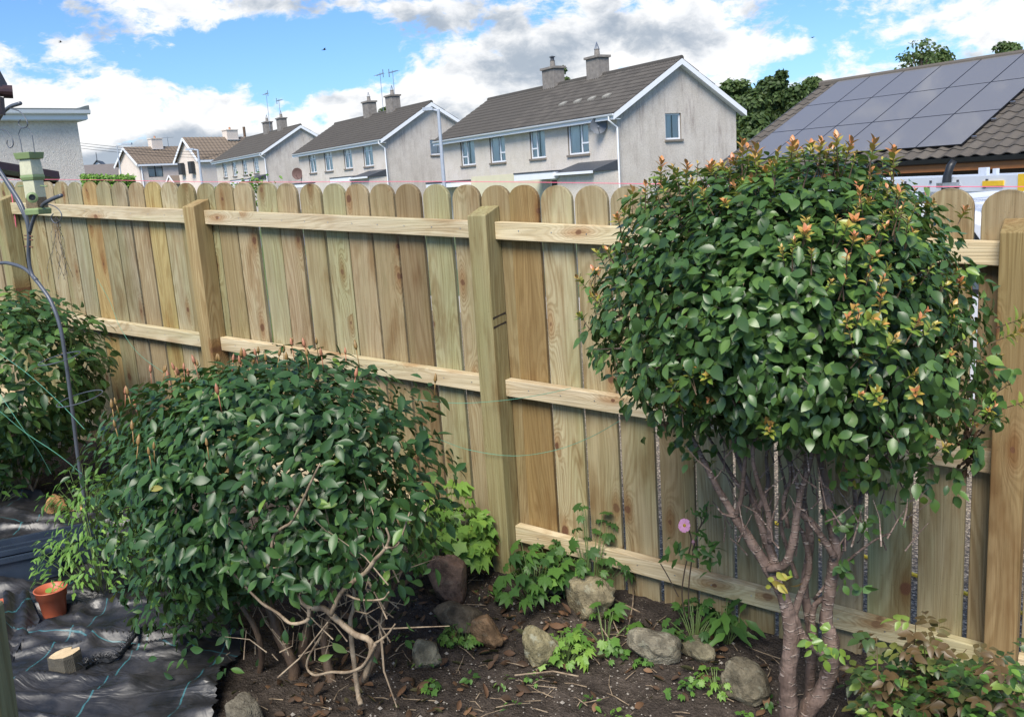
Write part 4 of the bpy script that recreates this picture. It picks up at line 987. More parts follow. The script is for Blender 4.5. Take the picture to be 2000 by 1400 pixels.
# young shoots: short stems with small pointed leaves in green gold to orange
sp = []; so_ = []; st_ = []
seeds, so2, r2_, d2_ = shell(900, ct, Rt, .46, .95, 1.01, .09, 5, 3)
cl = fbm(seeds * 3.6 + 9, 2, 31)
okk = (cl + .05 * d2_[:, 0] + .03 * d2_[:, 2] > .488) & (d2_[:, 2] > -.65) & (d2_[:, 1] < .5)
seeds = seeds[okk]; so2 = so2[okk]
twg = MB()
LP, LT, LN, LS, Lt = [], [], [], [], []
def shoot(p, dirv, ln, lo, hi, k=9, ls=.020):
    e = p + dirv * ln; twg.tube([p - dirv * .03 - np.array(org), e - np.array(org)], [.0018, .0009], 4, cap=False)
    side = np.cross(dirv, [.3, .2, .9]); side /= np.linalg.norm(side); s2 = np.cross(dirv, side)
    for i in range(k):
        f = i / (k - 1); a = i * 2.4; r_ = side * math.cos(a) + s2 * math.sin(a)
        q = p + dirv * ln * (f * .9 + .1); tt = dirv * (.35 + .9 * f) + r_ * (1.1 - .6 * f)
        LP.append(q); LT.append(tt); LN.append(dirv * .8 - r_ * .4 + rng.normal(0, .15, 3)); LS.append(ls * (1.15 - .45 * f) * rng.uniform(.8, 1.2)); Lt.append(lo + (hi - lo) * f + rng.normal(0, .025))
for p_, o_ in zip(seeds, so2):
    dv_ = o_ * .5 + np.array([0, 0, .9]) + rng.normal(0, .25, 3); dv_ /= np.linalg.norm(dv_)
    warm = rng.uniform(); shoot(p_, dv_, rng.uniform(.015, .05), .62 + .16 * warm, .84 + .14 * warm, int(rng.integers(6, 12)), rng.uniform(.014, .028))
for (x, y, D_) in [(1636, 290, 2.3), (1650, 300, 2.35), (1545, 300, 2.3), (1560, 306, 2.4), (1450, 300, 2.35), (1970, 610, 2.45), (1955, 640, 2.4), (1290, 335, 2.3), (1700, 300, 2.35), (1745, 315, 2.4), (1480, 310, 2.3), (1600, 300, 2.3), (1340, 340, 2.3)]:
    q = np.array(A(x, y + 22, D_)); dv_ = np.array([rng.normal(0, .15), rng.normal(0, .15), 1.0])
    if x > 1900: dv_ = dv_ * .4 + EE * .8
    shoot(q, dv_ / np.linalg.norm(dv_), .055, .74, .95, 12, .032)
twg.build('shoot_stems', M_brownbark, TREE)['kind'] = 'stuff'
LP, LT, LN, LS, Lt = map(np.array, (LP, LT, LN, LS, Lt))
l = link('young_leaves', leaves_mesh('young_leaves', [leaf_tpl(.50, 4, .35, .25, .8, 0, .4)], LP - np.array(org), LT, LN, LS, np.clip(Lt, .6, .98), LF), TREE); l['kind'] = 'stuff'
def px(pts, D0, D1=None):
    k = len(pts); D1 = D0 if D1 is None else D1
    return [A(x, y, D0 + (D1 - D0) * i / max(k - 1, 1)) for i, (x, y) in enumerate(pts)]
limbs = [([(1530, 1440), (1540, 1395), (1538, 1320), (1546, 1243), (1530, 1165), (1500, 1110), (1462, 1050), (1436, 1010), (1405, 960), (1377, 905), (1350, 850)], [.034, .033, .030, .028, .022, .019, .017, .015, .012, .010, .007], 2.34, 2.30),
         ([(1560, 1445), (1578, 1385), (1606, 1350), (1622, 1300), (1622, 1243), (1613, 1215), (1618, 1170), (1628, 1110), (1630, 1060), (1620, 1000), (1608, 930), (1600, 860), (1610, 780)], [.030, .034, .032, .029, .026, .022, .020, .021, .018, .016, .014, .012, .008], 2.40, 2.38),
         ([(1570, 1420), (1581, 1341), (1584, 1262), (1580, 1200), (1570, 1150), (1578, 1100), (1582, 1046), (1570, 980), (1575, 900), (1560, 820)], [.022, .020, .018, .018, .015, .014, .013, .011, .009, .006], 2.46, 2.50),
         ([(1532, 1172), (1552, 1205), (1566, 1240), (1590, 1268), (1612, 1280)], [.014, .014, .015, .014, .012], 2.325, 2.37),
         ([(1500, 1112), (1535, 1100), (1550, 1050), (1557, 1000), (1566, 955), (1582, 905), (1590, 850)], [.014, .016, .014, .012, .010, .008, .006], 2.30, 2.26),
         ([(1515, 1105), (1495, 1050), (1478, 1000), (1464, 950), (1440, 890), (1425, 820)], [.017, .015, .013, .011, .009, .006], 2.33, 2.42),
         ([(1630, 1088), (1606, 1050), (1585, 1020), (1562, 998), (1560, 960), (1545, 900)], [.013, .012, .011, .010, .008, .005], 2.37, 2.30),
         ([(1545, 1220), (1560, 1170), (1580, 1110), (1572, 1050), (1560, 1030)], [.014, .013, .012, .010, .008], 2.40, 2.45),
         ([(1590, 1262), (1586, 1215), (1592, 1180), (1616, 1165)], [.014, .012, .011, .010], 2.42, 2.40),
         ([(1436, 1010), (1448, 970), (1455, 900), (1462, 850)], [.010, .008, .007, .005], 2.31, 2.25),
         ([(1478, 1000), (1500, 950), (1497, 890), (1510, 830)], [.010, .009, .007, .004], 2.36, 2.45),
         ([(1505, 1060), (1500, 1000), (1480, 940), (1470, 880), (1490, 820)], [.011, .010, .008, .007, .004], 2.28, 2.2),
         ([(1625, 1110), (1650, 1060), (1672, 1000), (1690, 950), (1725, 900), (1760, 860)], [.012, .011, .010, .009, .007, .005], 2.42, 2.50),
         ([(1672, 1000), (1668, 950), (1655, 900), (1660, 830)], [.009, .008, .007, .005], 2.45, 2.4),
         ([(1690, 960), (1720, 955), (1760, 930), (1800, 900)], [.007, .006, .005, .004], 2.46, 2.55),
         ([(1590, 1170), (1640, 1110), (1700, 1060), (1740, 1040)], [.006, .005, .004, .003], 2.40, 2.38),
         ([(1557, 1130), (1540, 1080), (1525, 1020), (1535, 960), (1520, 890)], [.009, .008, .007, .006, .004], 2.48, 2.55),
         ([(1436, 1010), (1412, 1003), (1402, 992)], [.006, .004, .003], 2.30, 2.28),
         ([(1455, 965), (1430, 930), (1400, 880), (1370, 830)], [.009, .008, .006, .004], 2.36, 2.46),
         ([(1540, 1030), (1530, 980), (1545, 930), (1530, 870)], [.008, .007, .006, .004], 2.33, 2.3)]
for i, (pp, rr, D0, D1) in enumerate(limbs):
    limb(TREE, 'trunk' if i < 3 else 'limb', px(pp, D0, D1), [r_ * (.80 if i < 3 else .78) for r_ in rr], M_bark, 11 if i < 3 else 8, 5, .26, org)
b = MB()      # fine twigs inside and below the crown
for k in range(150):
    x = rnd.uniform(1390, 1780); y = rnd.uniform(800, 1090); D_ = rnd.uniform(2.2, 2.6)
    p0 = A(x, y, D_) - org; a = rnd.uniform(-.9, .9); ln = rnd.uniform(.03, .12)
    d_ = Vector(EE) * math.sin(a) + Vector((0, 0, 1)) * math.cos(a) + Vector(NN) * rnd.uniform(-.4, .4)
    b.tube([p0, p0 + d_ * ln * .5 + Vector((rnd.uniform(-.01, .01),) * 3), p0 + d_ * ln], [.0026, .0018, .001], 4, cap=False)
for k in range(260):
    i = int(rng.integers(0, len(P))); e = Vector(P[i]); s_ = Vector(ct) + (e - Vector(ct)) * rnd.uniform(.3, .7)
    s_.z = min(s_.z, e.z + .05); mid = (s_ + e) / 2 + Vector((rnd.uniform(-.03, .03), rnd.uniform(-.03, .03), -.02))
    b.tube([s_ - org, mid - org, e - org], [.004, .003, .0012], 4, cap=False)
b.build('twigs', M_bark, TREE)['kind'] = 'stuff'
# a dead brown cluster hanging at the right under the crown
DP = np.array([A(1895 + rnd.gauss(0, 9) + (900 - y) * .1, y, 2.45 + rnd.uniform(-.03, .03)) for y in [rnd.uniform(830, 925) for _ in range(70)]])
T_, N_ = orient(np.tile(-NN, (70, 1)), .0, .8, 1.2)
l = link('dead_flower_head', leaves_mesh('dead_flower_head', T_dead, DP - np.array(org), T_, N_, rng.uniform(.014, .028, 70), rng.uniform(.0, .4, 70), LD), TREE); l['kind'] = 'stuff'
# tufts of small green leaves sprouting on the bare stems
for (x, y, D_, k, tn) in [(1520, 1135, 2.28, 14, .8), (1680, 935, 2.35, 16, .72), (1640, 1020, 2.36, 12, .4), (1690, 1010, 2.4, 18, .42), (1620, 1000, 2.5, 14, .35), (1650, 1100, 2.38, 10, .38), (1600, 1250, 2.3, 12, .66), (1660, 1140, 2.36, 8, .4), (1630, 1270, 2.3, 12, .7), (1750, 1000, 2.35, 6, .4)]:
    c_ = np.array(A(x, y, D_)); PP = c_ + rng.normal(0, .018, (k, 3)); T_, N_ = orient(np.tile(-NN, (k, 1)), .5, .5, .2)
    l = link('sprout', leaves_mesh('sprout', T_tree, PP - np.array(org), T_, N_, rng.uniform(.02, .038, k), np.clip(rng.normal(tn, .06, k), .1, .95), LF), TREE); l['kind'] = 'stuff'

# ragged underside and loose sprays round the outline
SPP = []; SPT = []; SPN = []
for (x, y, D_, ln) in [(1235, 760, 2.3, .07), (1290, 800, 2.3, .09), (1330, 840, 2.35, .08), (1370, 850, 2.3, .12), (1400, 870, 2.35, .10), (1240, 700, 2.3, .05), (1700, 900, 2.4, .08), (1760, 900, 2.4, .09), (1810, 905, 2.4, .10), (1850, 900, 2.42, .09), (1900, 860, 2.42, .08), (1930, 800, 2.42, .06),
                       (1180, 620, 2.35, .04), (1175, 680, 2.35, .04), (1950, 700, 2.4, .05), (1930, 760, 2.4, .05), (1800, 880, 2.3, .10), (1460, 840, 2.25, .06), (1640, 890, 2.3, .09), (1215, 480, 2.35, .03), (1260, 400, 2.3, .03), (1880, 520, 2.4, .03), (1350, 800, 2.25, .1)]:
    p0 = np.array(A(x, y, D_)); sd_ = EE * (-.5 if x < 1560 else .5)
    dr = sd_ * rnd.uniform(.1, .8) - np.array([0, 0, 1.0]) * rnd.uniform(.4, 1.0) - NN * .1
    for j in range(13):
        q = p0 + dr * ln * (j / 12) + rng.normal(0, .012, 3); SPP.append(q); SPT.append(dr + rng.normal(0, .6, 3)); SPN.append(-NN * .6 + np.array([0, 0, .7]) + rng.normal(0, .35, 3))
SPP = np.array(SPP); l = link('hanging_sprays', leaves_mesh('hanging_sprays', T_tree, SPP - np.array(org), np.array(SPT), np.array(SPN), rng.uniform(.024, .044, len(SPP)), np.clip(rng.normal(.42, .14, len(SPP)), .05, .7), LF), TREE); l['kind'] = 'stuff'

# ---- glossy camellia in the middle
DC = 1.90
cam_px = [(235, 930), (240, 865), (262, 800), (305, 755), (360, 720), (430, 705), (500, 700), (580, 700), (650, 715), (730, 735), (790, 770), (825, 830), (850, 900), (860, 960), (835, 1040), (815, 1110), (785, 1150),
          (700, 1110), (600, 1080), (500, 1150), (430, 1225), (350, 1225), (310, 1130), (275, 1060), (250, 990)]
cc, Rc = silhouette(cam_px, DC)
cor = A(600, 1390, 1.86); cor.z = zs(*toUD(cor)) - .01
CAM = tag(empty('camellia_bush', cor), 'wide glossy dark green bush with bare pale twigs at its foot', 'bush')
n = 12000
P, out, rho, d = shell(n, cc, Rc, .44, .58, 1.02, .07, 4.5, 17)
T, Nn = orient(out, .85, .48, .35); S = .030 + .030 * rng.uniform(0, 1, n) ** 1.3
pat = fbm(P * 5 + 3, 3, 21); tint = np.clip(.42 + .3 * (pat - .5) * 2 + rng.normal(0, .13, n) - .3 * np.clip(.9 - rho, 0, .3), .02, .80)  # leaves deeper in the bush tinted darker, inner shade painted in
tint[rng.uniform(0, 1, n) < .02] = .93
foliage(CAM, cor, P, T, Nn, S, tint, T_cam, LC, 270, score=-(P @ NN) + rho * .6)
# young pointed buds standing up from the top
M_bud = simple('young_bud', (.25, .15, .05), .5, 0, .3, 30)
M_bud2 = simple('pink_bud', (.36, .15, .08), .5, 0, .3, 30)
def bud(parent, org, p, s, m):
    b = MB(); p = Vector(p); dv_ = Vector((rnd.uniform(-.25, .25), rnd.uniform(-.25, .25), 1)).normalized()
    b.tube([p - dv_ * s * 1.6 - org, p - org], [.0016, .0016], 5); b.tube([p - org, p + dv_ * s * .3 - org, p + dv_ * s * .65 - org, p + dv_ * s - org], [.002, s * .19, s * .15, .0008], 7)
    return b.build('bud', m, parent, smooth=True)
tops, to_, tr_, td_ = shell(900, cc, Rc, .44, 1.0, 1.02, .09, 4.5, 17)
tops = tops[(td_[:, 2] > .35) & (td_[:, 1] < .55)][:34]
for p_ in tops: bud(CAM, cor, p_ + np.array([0, 0, .015]), rnd.uniform(.022, .036), rnd.choice([M_bud, M_bud, M_bud2]))
for (x, y) in [(320, 722), (330, 735), (265, 790), (262, 820), (545, 690), (520, 700), (595, 672), (600, 690), (628, 690), (500, 690), (480, 694), (455, 700), (430, 700), (350, 727), (470, 705), (560, 700)]:
    bud(CAM, cor, A(x, y + 6, 1.9), rnd.uniform(.026, .036), rnd.choice([M_bud, M_bud2]))
cb_ = [([(705, 1375), (698, 1345), (684, 1223), (691, 1184), (692, 1117), (700, 1050)], [.013, .012, .011, .010, .008, .005], 1.80, 1.9),
       ([(712, 1330), (726, 1258), (690, 1236), (651, 1203), (632, 1188), (604, 1186), (580, 1165), (557, 1141), (522, 1105), (490, 1080), (467, 1050)], [.013, .014, .014, .013, .013, .011, .010, .009, .008, .006, .004], 1.72, 1.55),
       ([(522, 1105), (530, 1075), (535, 1046), (552, 1030), (569, 1019), (590, 980), (608, 940), (625, 905)], [.008, .007, .007, .006, .006, .005, .005, .003], 1.55, 1.52),
       ([(646, 1200), (655, 1180), (667, 1156), (690, 1135), (714, 1117), (735, 1090), (753, 1070), (760, 1050), (754, 1030)], [.010, .010, .010, .009, .009, .008, .006, .005, .004], 1.65, 1.60),
       ([(604, 1188), (600, 1210), (569, 1217), (540, 1195), (510, 1176), (475, 1140), (439, 1101)], [.009, .008, .007, .006, .006, .005, .004], 1.62, 1.5),
       ([(734, 1255), (722, 1280), (706, 1302), (680, 1312), (645, 1312), (612, 1317), (600, 1290), (640, 1220)], [.008, .007, .007, .007, .006, .006, .005, .004], 1.70, 1.66),
       ([(730, 1258), (755, 1240), (772, 1218)], [.006, .005, .003], 1.70, 1.66), ([(557, 1141), (530, 1136), (510, 1140)], [.004, .003, .002], 1.58, 1.55),
       ([(522, 1105), (545, 1108), (543, 1080), (533, 1050)], [.004, .003, .003, .002], 1.56, 1.54), ([(753, 1070), (778, 1062), (800, 1000)], [.005, .004, .003], 1.62, 1.7),
       ([(590, 1180), (585, 1160), (600, 1150)], [.004, .003, .002], 1.62, 1.6), ([(667, 1156), (700, 1170), (745, 1170), (760, 1155)], [.005, .004, .004, .003], 1.66, 1.62)]
for pp, rr, D0, D1 in cb_: limb(CAM, 'branch', px(pp, D0 + .05, D1 + .08), [r_ * .70 for r_ in rr], M_twig, 8, 5, .32, cor)
cb2 = [([(565, 1400), (575, 1310), (545, 1240), (528, 1190), (500, 1120), (470, 1040)], [.022, .020, .018, .015, .012, .008], 1.92, 1.9),
       ([(610, 1400), (592, 1290), (598, 1240), (605, 1190), (580, 1120), (570, 1020)], [.022, .020, .018, .015, .012, .008], 1.98, 2.0),
       ([(660, 1380), (640, 1300), (634, 1240), (650, 1170), (640, 1080)], [.018, .016, .014, .012, .008], 1.95, 2.05),
       ([(480, 1390), (510, 1300), (500, 1230), (450, 1150), (400, 1080)], [.012, .011, .010, .008, .005], 1.9, 1.8),
       ([(700, 1340), (740, 1270), (750, 1190), (790, 1100)], [.012, .011, .009, .006], 2.0, 2.1)]
for pp, rr, D0, D1 in cb2: limb(CAM, 'stem', px(pp, D0, D1), rr, M_brownbark, 9, 5, .28, cor)
b = MB()
for k in range(170):
    x = 400 + 380 * rnd.random() ** .7; y = rnd.uniform(1040, 1290); p0 = A(x, y, rnd.uniform(1.7, 2.1)) - cor; a = rnd.uniform(-1.5, 1.5); ln = rnd.uniform(.05, .22)
    d_ = Vector(EE) * math.sin(a) + Vector((0, 0, 1)) * math.cos(a) + Vector(NN) * rnd.uniform(-.5, .5); md = p0 + d_ * ln * .5 + Vector((rnd.uniform(-.02, .02), 0, rnd.uniform(-.02, .02)))
    b.tube([p0, md, p0 + d_ * ln], [.0024, .0018, .0010], 5, cap=False)
b.tube([A(543, 1322, 1.6) - cor, A(585, 1285, 1.62) - cor, A(640, 1215, 1.64) - cor], [.003, .003, .002], 5); b.tube([A(745, 1250, 1.6) - cor, A(750, 1310, 1.6) - cor, A(775, 1380, 1.6) - cor], [.003, .003, .002], 5)
b.build('twigs', M_twig, CAM)['kind'] = 'stuff'
# loose leaves on the low twigs
k = 150; xy = [(rnd.uniform(300, 470), rnd.uniform(1100, 1330)) for _ in range(80)] + [(rnd.uniform(440, 800), rnd.uniform(1010, 1300)) for _ in range(k - 80)]
PP = np.array([A(x, y, rnd.uniform(1.62, 2.0)) for x, y in xy]); T_, N_ = orient(np.tile(-NN, (k, 1)), .4, .5, .8)
single_leaves(T_cam, PP[:30], T_[:30], N_[:30], rng.uniform(.045, .062, 30), np.clip(rng.normal(.62, .15, 30), .1, .9), LC, CAM, cor)
l = link('foliage', leaves_mesh('foliage', T_cam, PP[30:] - np.array(cor), T_[30:], N_[30:], rng.uniform(.035, .055, k - 30), np.clip(rng.normal(.5, .18, k - 30), .1, .9), LC), CAM); l['kind'] = 'stuff'

# ---- shrub at the left edge
DL = 2.32
sh_px = [(-150, 610), (-60, 585), (10, 580), (60, 590), (95, 622), (118, 665), (130, 710), (128, 755), (112, 795), (95, 840), (80, 890), (45, 930), (-40, 960), (-140, 900), (-200, 760)]
cs, Rs = silhouette(sh_px, DL); sor = A(60, 960, 2.3); sor.z = zs(*toUD(sor)) - .01
SHR = tag(empty('leafy_shrub', sor), 'dense mid green shrub behind the feeder pole at the left edge', 'bush')
n = 4200; P, out, rho, d = shell(n, cs, Rs, .5, .65, 1.02, .08, 5, 27); T, Nn = orient(out, .8, .46, .45); S = rng.uniform(.045, .085, n)
tint = np.clip(.55 + rng.normal(0, .14, n) + .25 * (fbm(P * 4, 2, 5) - .5) * 2, .05, .9)
foliage(SHR, sor, P, T, Nn, S, tint, T_cam, LC, 230, score=-(P @ NN) + rho * .6 - 6 * ((P @ EE) < -5.2))
b = MB()
for k in range(40):
    x = rnd.uniform(20, 165); p0 = onG(x, rnd.uniform(905, 950)) ; p0 = UD(toUD(p0)[0], 2.35, zs(toUD(p0)[0], 2.35)); b.tube([p0 - sor, p0 - sor + Vector((rnd.uniform(-.1, .1), rnd.uniform(-.1, .1), .22)), p0 - sor + Vector((rnd.uniform(-.15, .15), rnd.uniform(-.1, .1), .5))], [.006, .005, .003], 5)
b.build('stems', M_twig, SHR)['kind'] = 'stuff'

# ---- low plants
def plant(name, label, cat, x, y, D, k, rad, hgt, tpls, m, size, tn, group=None, nobj=0, stem=True, flat=.3, stemm=None, arch=0):
    o_ = A(x, y, D); u_, d_ = toUD(o_); base = UD(u_, d_, zs(u_, d_)); pl = tag(empty(name, base), label, cat, group)
    a = rng.uniform(0, 2 * math.pi, k); rr = rad * np.sqrt(rng.uniform(0, 1, k)); h = hgt * (.35 + .65 * rng.uniform(0, 1, k)) * (1 - .55 * (rr / rad) ** 2)
    PP = np.stack([np.cos(a) * rr, np.sin(a) * rr, h + .01], 1) + np.array(base)
    out = np.stack([np.cos(a), np.sin(a), np.full(k, .3)], 1); N_ = np.array([0, 0, 1.0]) + out * flat + rng.normal(0, .30, (k, 3)) - NN * .35; T_ = out + rng.normal(0, .4, (k, 3)) - np.array([0, 0, .25])
    T_ -= N_ * (T_ * N_).sum(1, keepdims=True) / (N_ ** 2).sum(1, keepdims=True)
    S = rng.uniform(size * .6, size * 1.15, k); ti = np.clip(rng.normal(tn, .14, k), .03, .97)
    N_ /= np.linalg.norm(N_, axis=1, keepdims=True)
    foliage(pl, base, PP, T_, N_, S, ti, tpls, m, nobj)
    if stem:
        b = MB()
        for i in range(0, k, max(1, k // 40)):
            q = Vector(PP[i]) - base; s0 = Vector((q.x * .25, q.y * .25, -.01)); b.tube([s0, (s0 + q) / 2 + Vector((0, 0, .1 * q.z)), q], [.0026, .002, .0012], 4, cap=False)
        b.build('stems', stemm or M_gstem, pl)['kind'] = 'stuff'
    return pl, base
M_gstem = simple('green_stem', (.13, .19, .06), .6, 0, .2)
plant('leafy_plant', 'bright green broad-leaved plant between the glossy bush and middle post', 'plant', 885, 1100, 2.80, 170, .17, .39, T_lob, LB, .066, .80, nobj=170)
plant('leafy_plant', 'pale bushy herb beside the glossy bush above the black tray', 'plant', 190, 1082, 1.93, 560, .24, .46, T_pin, LB, .046, .58, nobj=60)
plant('leafy_plant', 'ragged green seedlings at the foot of the feeder pole', 'plant', 165, 985, 2.35, 160, .2, .28, T_pin, LB, .055, .30, nobj=30)
plant('leafy_plant', 'drooping serrated sprig at the left edge under the shrub', 'plant', -10, 975, 2.2, 40, .16, .18, T_pin, LB, .07, .45, nobj=20)
plant('leafy_plant', 'lobed green plant right of the middle post at the fence foot', 'plant', 1045, 1195, 2.78, 60, .13, .25, T_lob, LB, .062, .22, nobj=60)
plant('leafy_plant', 'tall lobed sprouts behind the pale boulder under the bottom rail', 'plant', 1155, 1185, 2.92, 46, .14, .40, T_lob, LB, .055, .10, nobj=46)
plant('leafy_plant', 'ivy like trail left of the pale boulder', 'plant', 1085, 1155, 2.93, 30, .12, .22, T_lob, LB, .05, .06, nobj=30)
plant('leafy_plant', 'three fresh lobed leaves growing over the pale boulder', 'plant', 1180, 1200, 2.68, 12, .09, .14, T_lob, LB, .065, .45, nobj=12)
plant('primrose', 'low rosette with a single pale flower beside the angular stone', 'plant', 1100, 1262, 2.50, 70, .095, .10, T_lob, LB, .036, .72, nobj=70)
plant('primrose', 'small fresh green rosette below the flat brown stone', 'plant', 908, 1292, 2.42, 50, .075, .07, T_lob, LB, .030, .62, nobj=50)
plant('leafy_plant', 'dark leaved plant under the pink flower', 'plant', 1355, 1215, 2.83, 40, .12, .12, T_lob, LB, .045, .10, nobj=40)
plant('leafy_plant', 'upright leaves beside the bottom rail right of the pink flower', 'plant', 1415, 1215, 2.88, 22, .08, .17, T_pin, LB, .085, .28, nobj=22)
plant('leafy_plant', 'small clover like patch under the dark right stone', 'plant', 1395, 1285, 2.60, 30, .07, .05, T_lob, LB, .030, .66, nobj=30)
wp = [(1345, 1285, 2.55), (1330, 1300, 2.5), (1200, 1345, 2.28), (1190, 1365, 2.25), (1040, 1325, 2.30), (920, 1335, 2.2), (1150, 1340, 2.3), (1370, 1330, 2.35), (1450, 1330, 2.45), (1470, 1360, 2.42), (1500, 1390, 2.35), (1255, 1290, 2.6), (845, 1355, 2.1), (1000, 1395, 2.12), (1455, 1370, 2.3), (835, 1330, 2.2), (985, 1330, 2.25), (1400, 1395, 2.2), (1255, 1385, 2.2), (1500, 1300, 2.62), (870, 1258, 2.5), (1195, 1260, 2.6), (1290, 1245, 2.75), (1320, 1225, 2.8), (950, 1215, 2.72), (790, 1290, 2.3)]
WL = ['weed seedling ' + s_ for s_ in ('just in front of the dark wedge stone', 'a little below the low middle stone', 'below the rounded grey stone towards the frame bottom', 'at the middle of the bare soil near the bottom edge', 'under the angular olive stone', 'below the small pale grey stone to its right', 'between the angular stone and the bottom edge', 'in open soil below the low middle stone', 'below the dark wedge stone left of the tree stems', 'halfway between the wedge stone and the tree foot', 'right at the foot of the tree at the bottom edge', 'touching the rounded grey stone at its lower left', 'below the small pale grey stone towards the glossy bush', 'at the bottom edge below the tan stone', 'closest to the left side of the tree stems', 'left of the small pale grey stone by the bush stems', 'below the tan leaning stone', 'at the bottom edge below the middle of the right stone group', 'at the bottom edge left of the soil middle', 'between the dark wedge stone and the tree stems', 'beside the left tip of the flat brown stone', 'in front of the wide pale boulder', 'behind the rounded grey stone', 'behind the low middle stone under the pink flower', 'between the reddish boulder and the fence post', 'among the dead leaves under the glossy bush')]
for i, (x, y, D_) in enumerate(wp):
    plant('weed', WL[i], 'weed', x, y, D_, rnd.randint(7, 16), rnd.uniform(.02, .045), .03, rnd.choice([T_lob, T_pin, T_rose]), LB, rnd.uniform(.018, .03), rnd.uniform(.2, .6), 'weed seedlings scattered over the soil', stem=False)
# japanese anemone
ao = A(1335, 1215, 2.80); u_, d_ = toUD(ao); ab = UD(u_, d_, zs(u_, d_)); AN = tag(empty('anemone', ab), 'tall thin plant with one open pink flower in front of the fence', 'flower')
for pts, r_ in [([(1338, 1205), (1332, 1160), (1338, 1110), (1350, 1060), (1346, 1036)], .0026), ([(1346, 1208), (1345, 1150), (1352, 1090), (1362, 1040), (1378, 1010), (1380, 990)], .0026), ([(1352, 1075), (1356, 1060), (1354, 1056)], .0018), ([(1362, 1040), (1370, 1020), (1366, 1005)], .0018), ([(1325, 1165), (1310, 1135), (1290, 1100)], .002)]:
    b = MB(); b.tube([p_ - ab for p_ in catmull(px(pts, 2.78, 2.74), 4)], r_, 5); b.build('stem', simple('dark_stem', (.07, .05, .035), .6), AN)
fc = A(1338, 1026, 2.72); fl_d = (Vector(-NN) * .8 + Vector((0, 0, .35))).normalized(); M_petal = simple('pink_petal', (.78, .36, .55), .6, 0, .12, 40)
ua = fl_d.cross(Vector((0, 0, 1))).normalized(); ub = ua.cross(fl_d)
for k in range(7):
    a = k * 2 * math.pi / 7 + .2; dr = ua * math.cos(a) + ub * math.sin(a); sd_ = ua * -math.sin(a) + ub * math.cos(a); Rr = .023 * rnd.uniform(.85, 1.1); b = MB()
    vs = [fc - ab]
    for f, w_ in ((.35, .30), (.7, .42), (.95, .28)):
        for s_ in (-1, 0, 1): vs.append(fc - ab + dr * (Rr * f) + sd_ * (s_ * w_ * Rr) + fl_d * (.006 * math.sin(f * 3) + (.002 if s_ else 0)))
    b.add(vs, [(0, 1, 2), (0, 2, 3), (1, 4, 5, 2), (2, 5, 6, 3), (4, 7, 8, 5), (5, 8, 9, 6)]); b.build('petal', M_petal, AN, smooth=True)
b = MB(); b.lathe([(.0055, -.003), (.006, .002), (.003, .005), (.0005, .006)], 10); q_ = fl_d.to_track_quat('Z', 'Y'); b.v = [tuple(q_ @ Vector(v) + fc - ab + fl_d * .004) for v in b.v]; b.build('flower_centre', simple('yellow_stamens', (.55, .36, .05), .8, 0, .3, 60), AN)
bd_ = MB(); c_ = A(1354, 1058, 2.74) - ab; bd_.tube([c_ + Vector((0, 0, .01)), c_, c_ - Vector((0, 0, .012))], [.001, .007, .001], 7); bd_.build('flower_bud', simple('mauve_bud', (.30, .16, .20), .6), AN)
def tuft(parent, base, x, y, D_, k, s, tn, tp, m, spread, name='foliage'):
    c_ = np.array(A(x, y, D_)); PP = c_ + rng.normal(0, spread, (k, 3)); T_, N_ = orient(np.tile(-NN, (k, 1)), .5, .5, .3)
    l = link(name, leaves_mesh(name, tp, PP - np.array(base), T_, N_, rng.uniform(s * .7, s * 1.2, k), np.clip(rng.normal(tn, .1, k), .03, .97), m), parent); l['kind'] = 'stuff'
for a in [(1375, 1000, 14, .028, .12, .016), (1355, 1000, 10, .022, .2, .014), (1330, 1070, 12, .05, .08, .02), (1375, 1065, 14, .05, .08, .022), (1385, 1100, 6, .045, .1, .015), (1385, 990, 8, .02, .2, .012), (1365, 1040, 8, .02, .2, .012)]:
    tuft(AN, ab, a[0], a[1], 2.74, a[2], a[3], a[4], T_pin, LB, a[5])

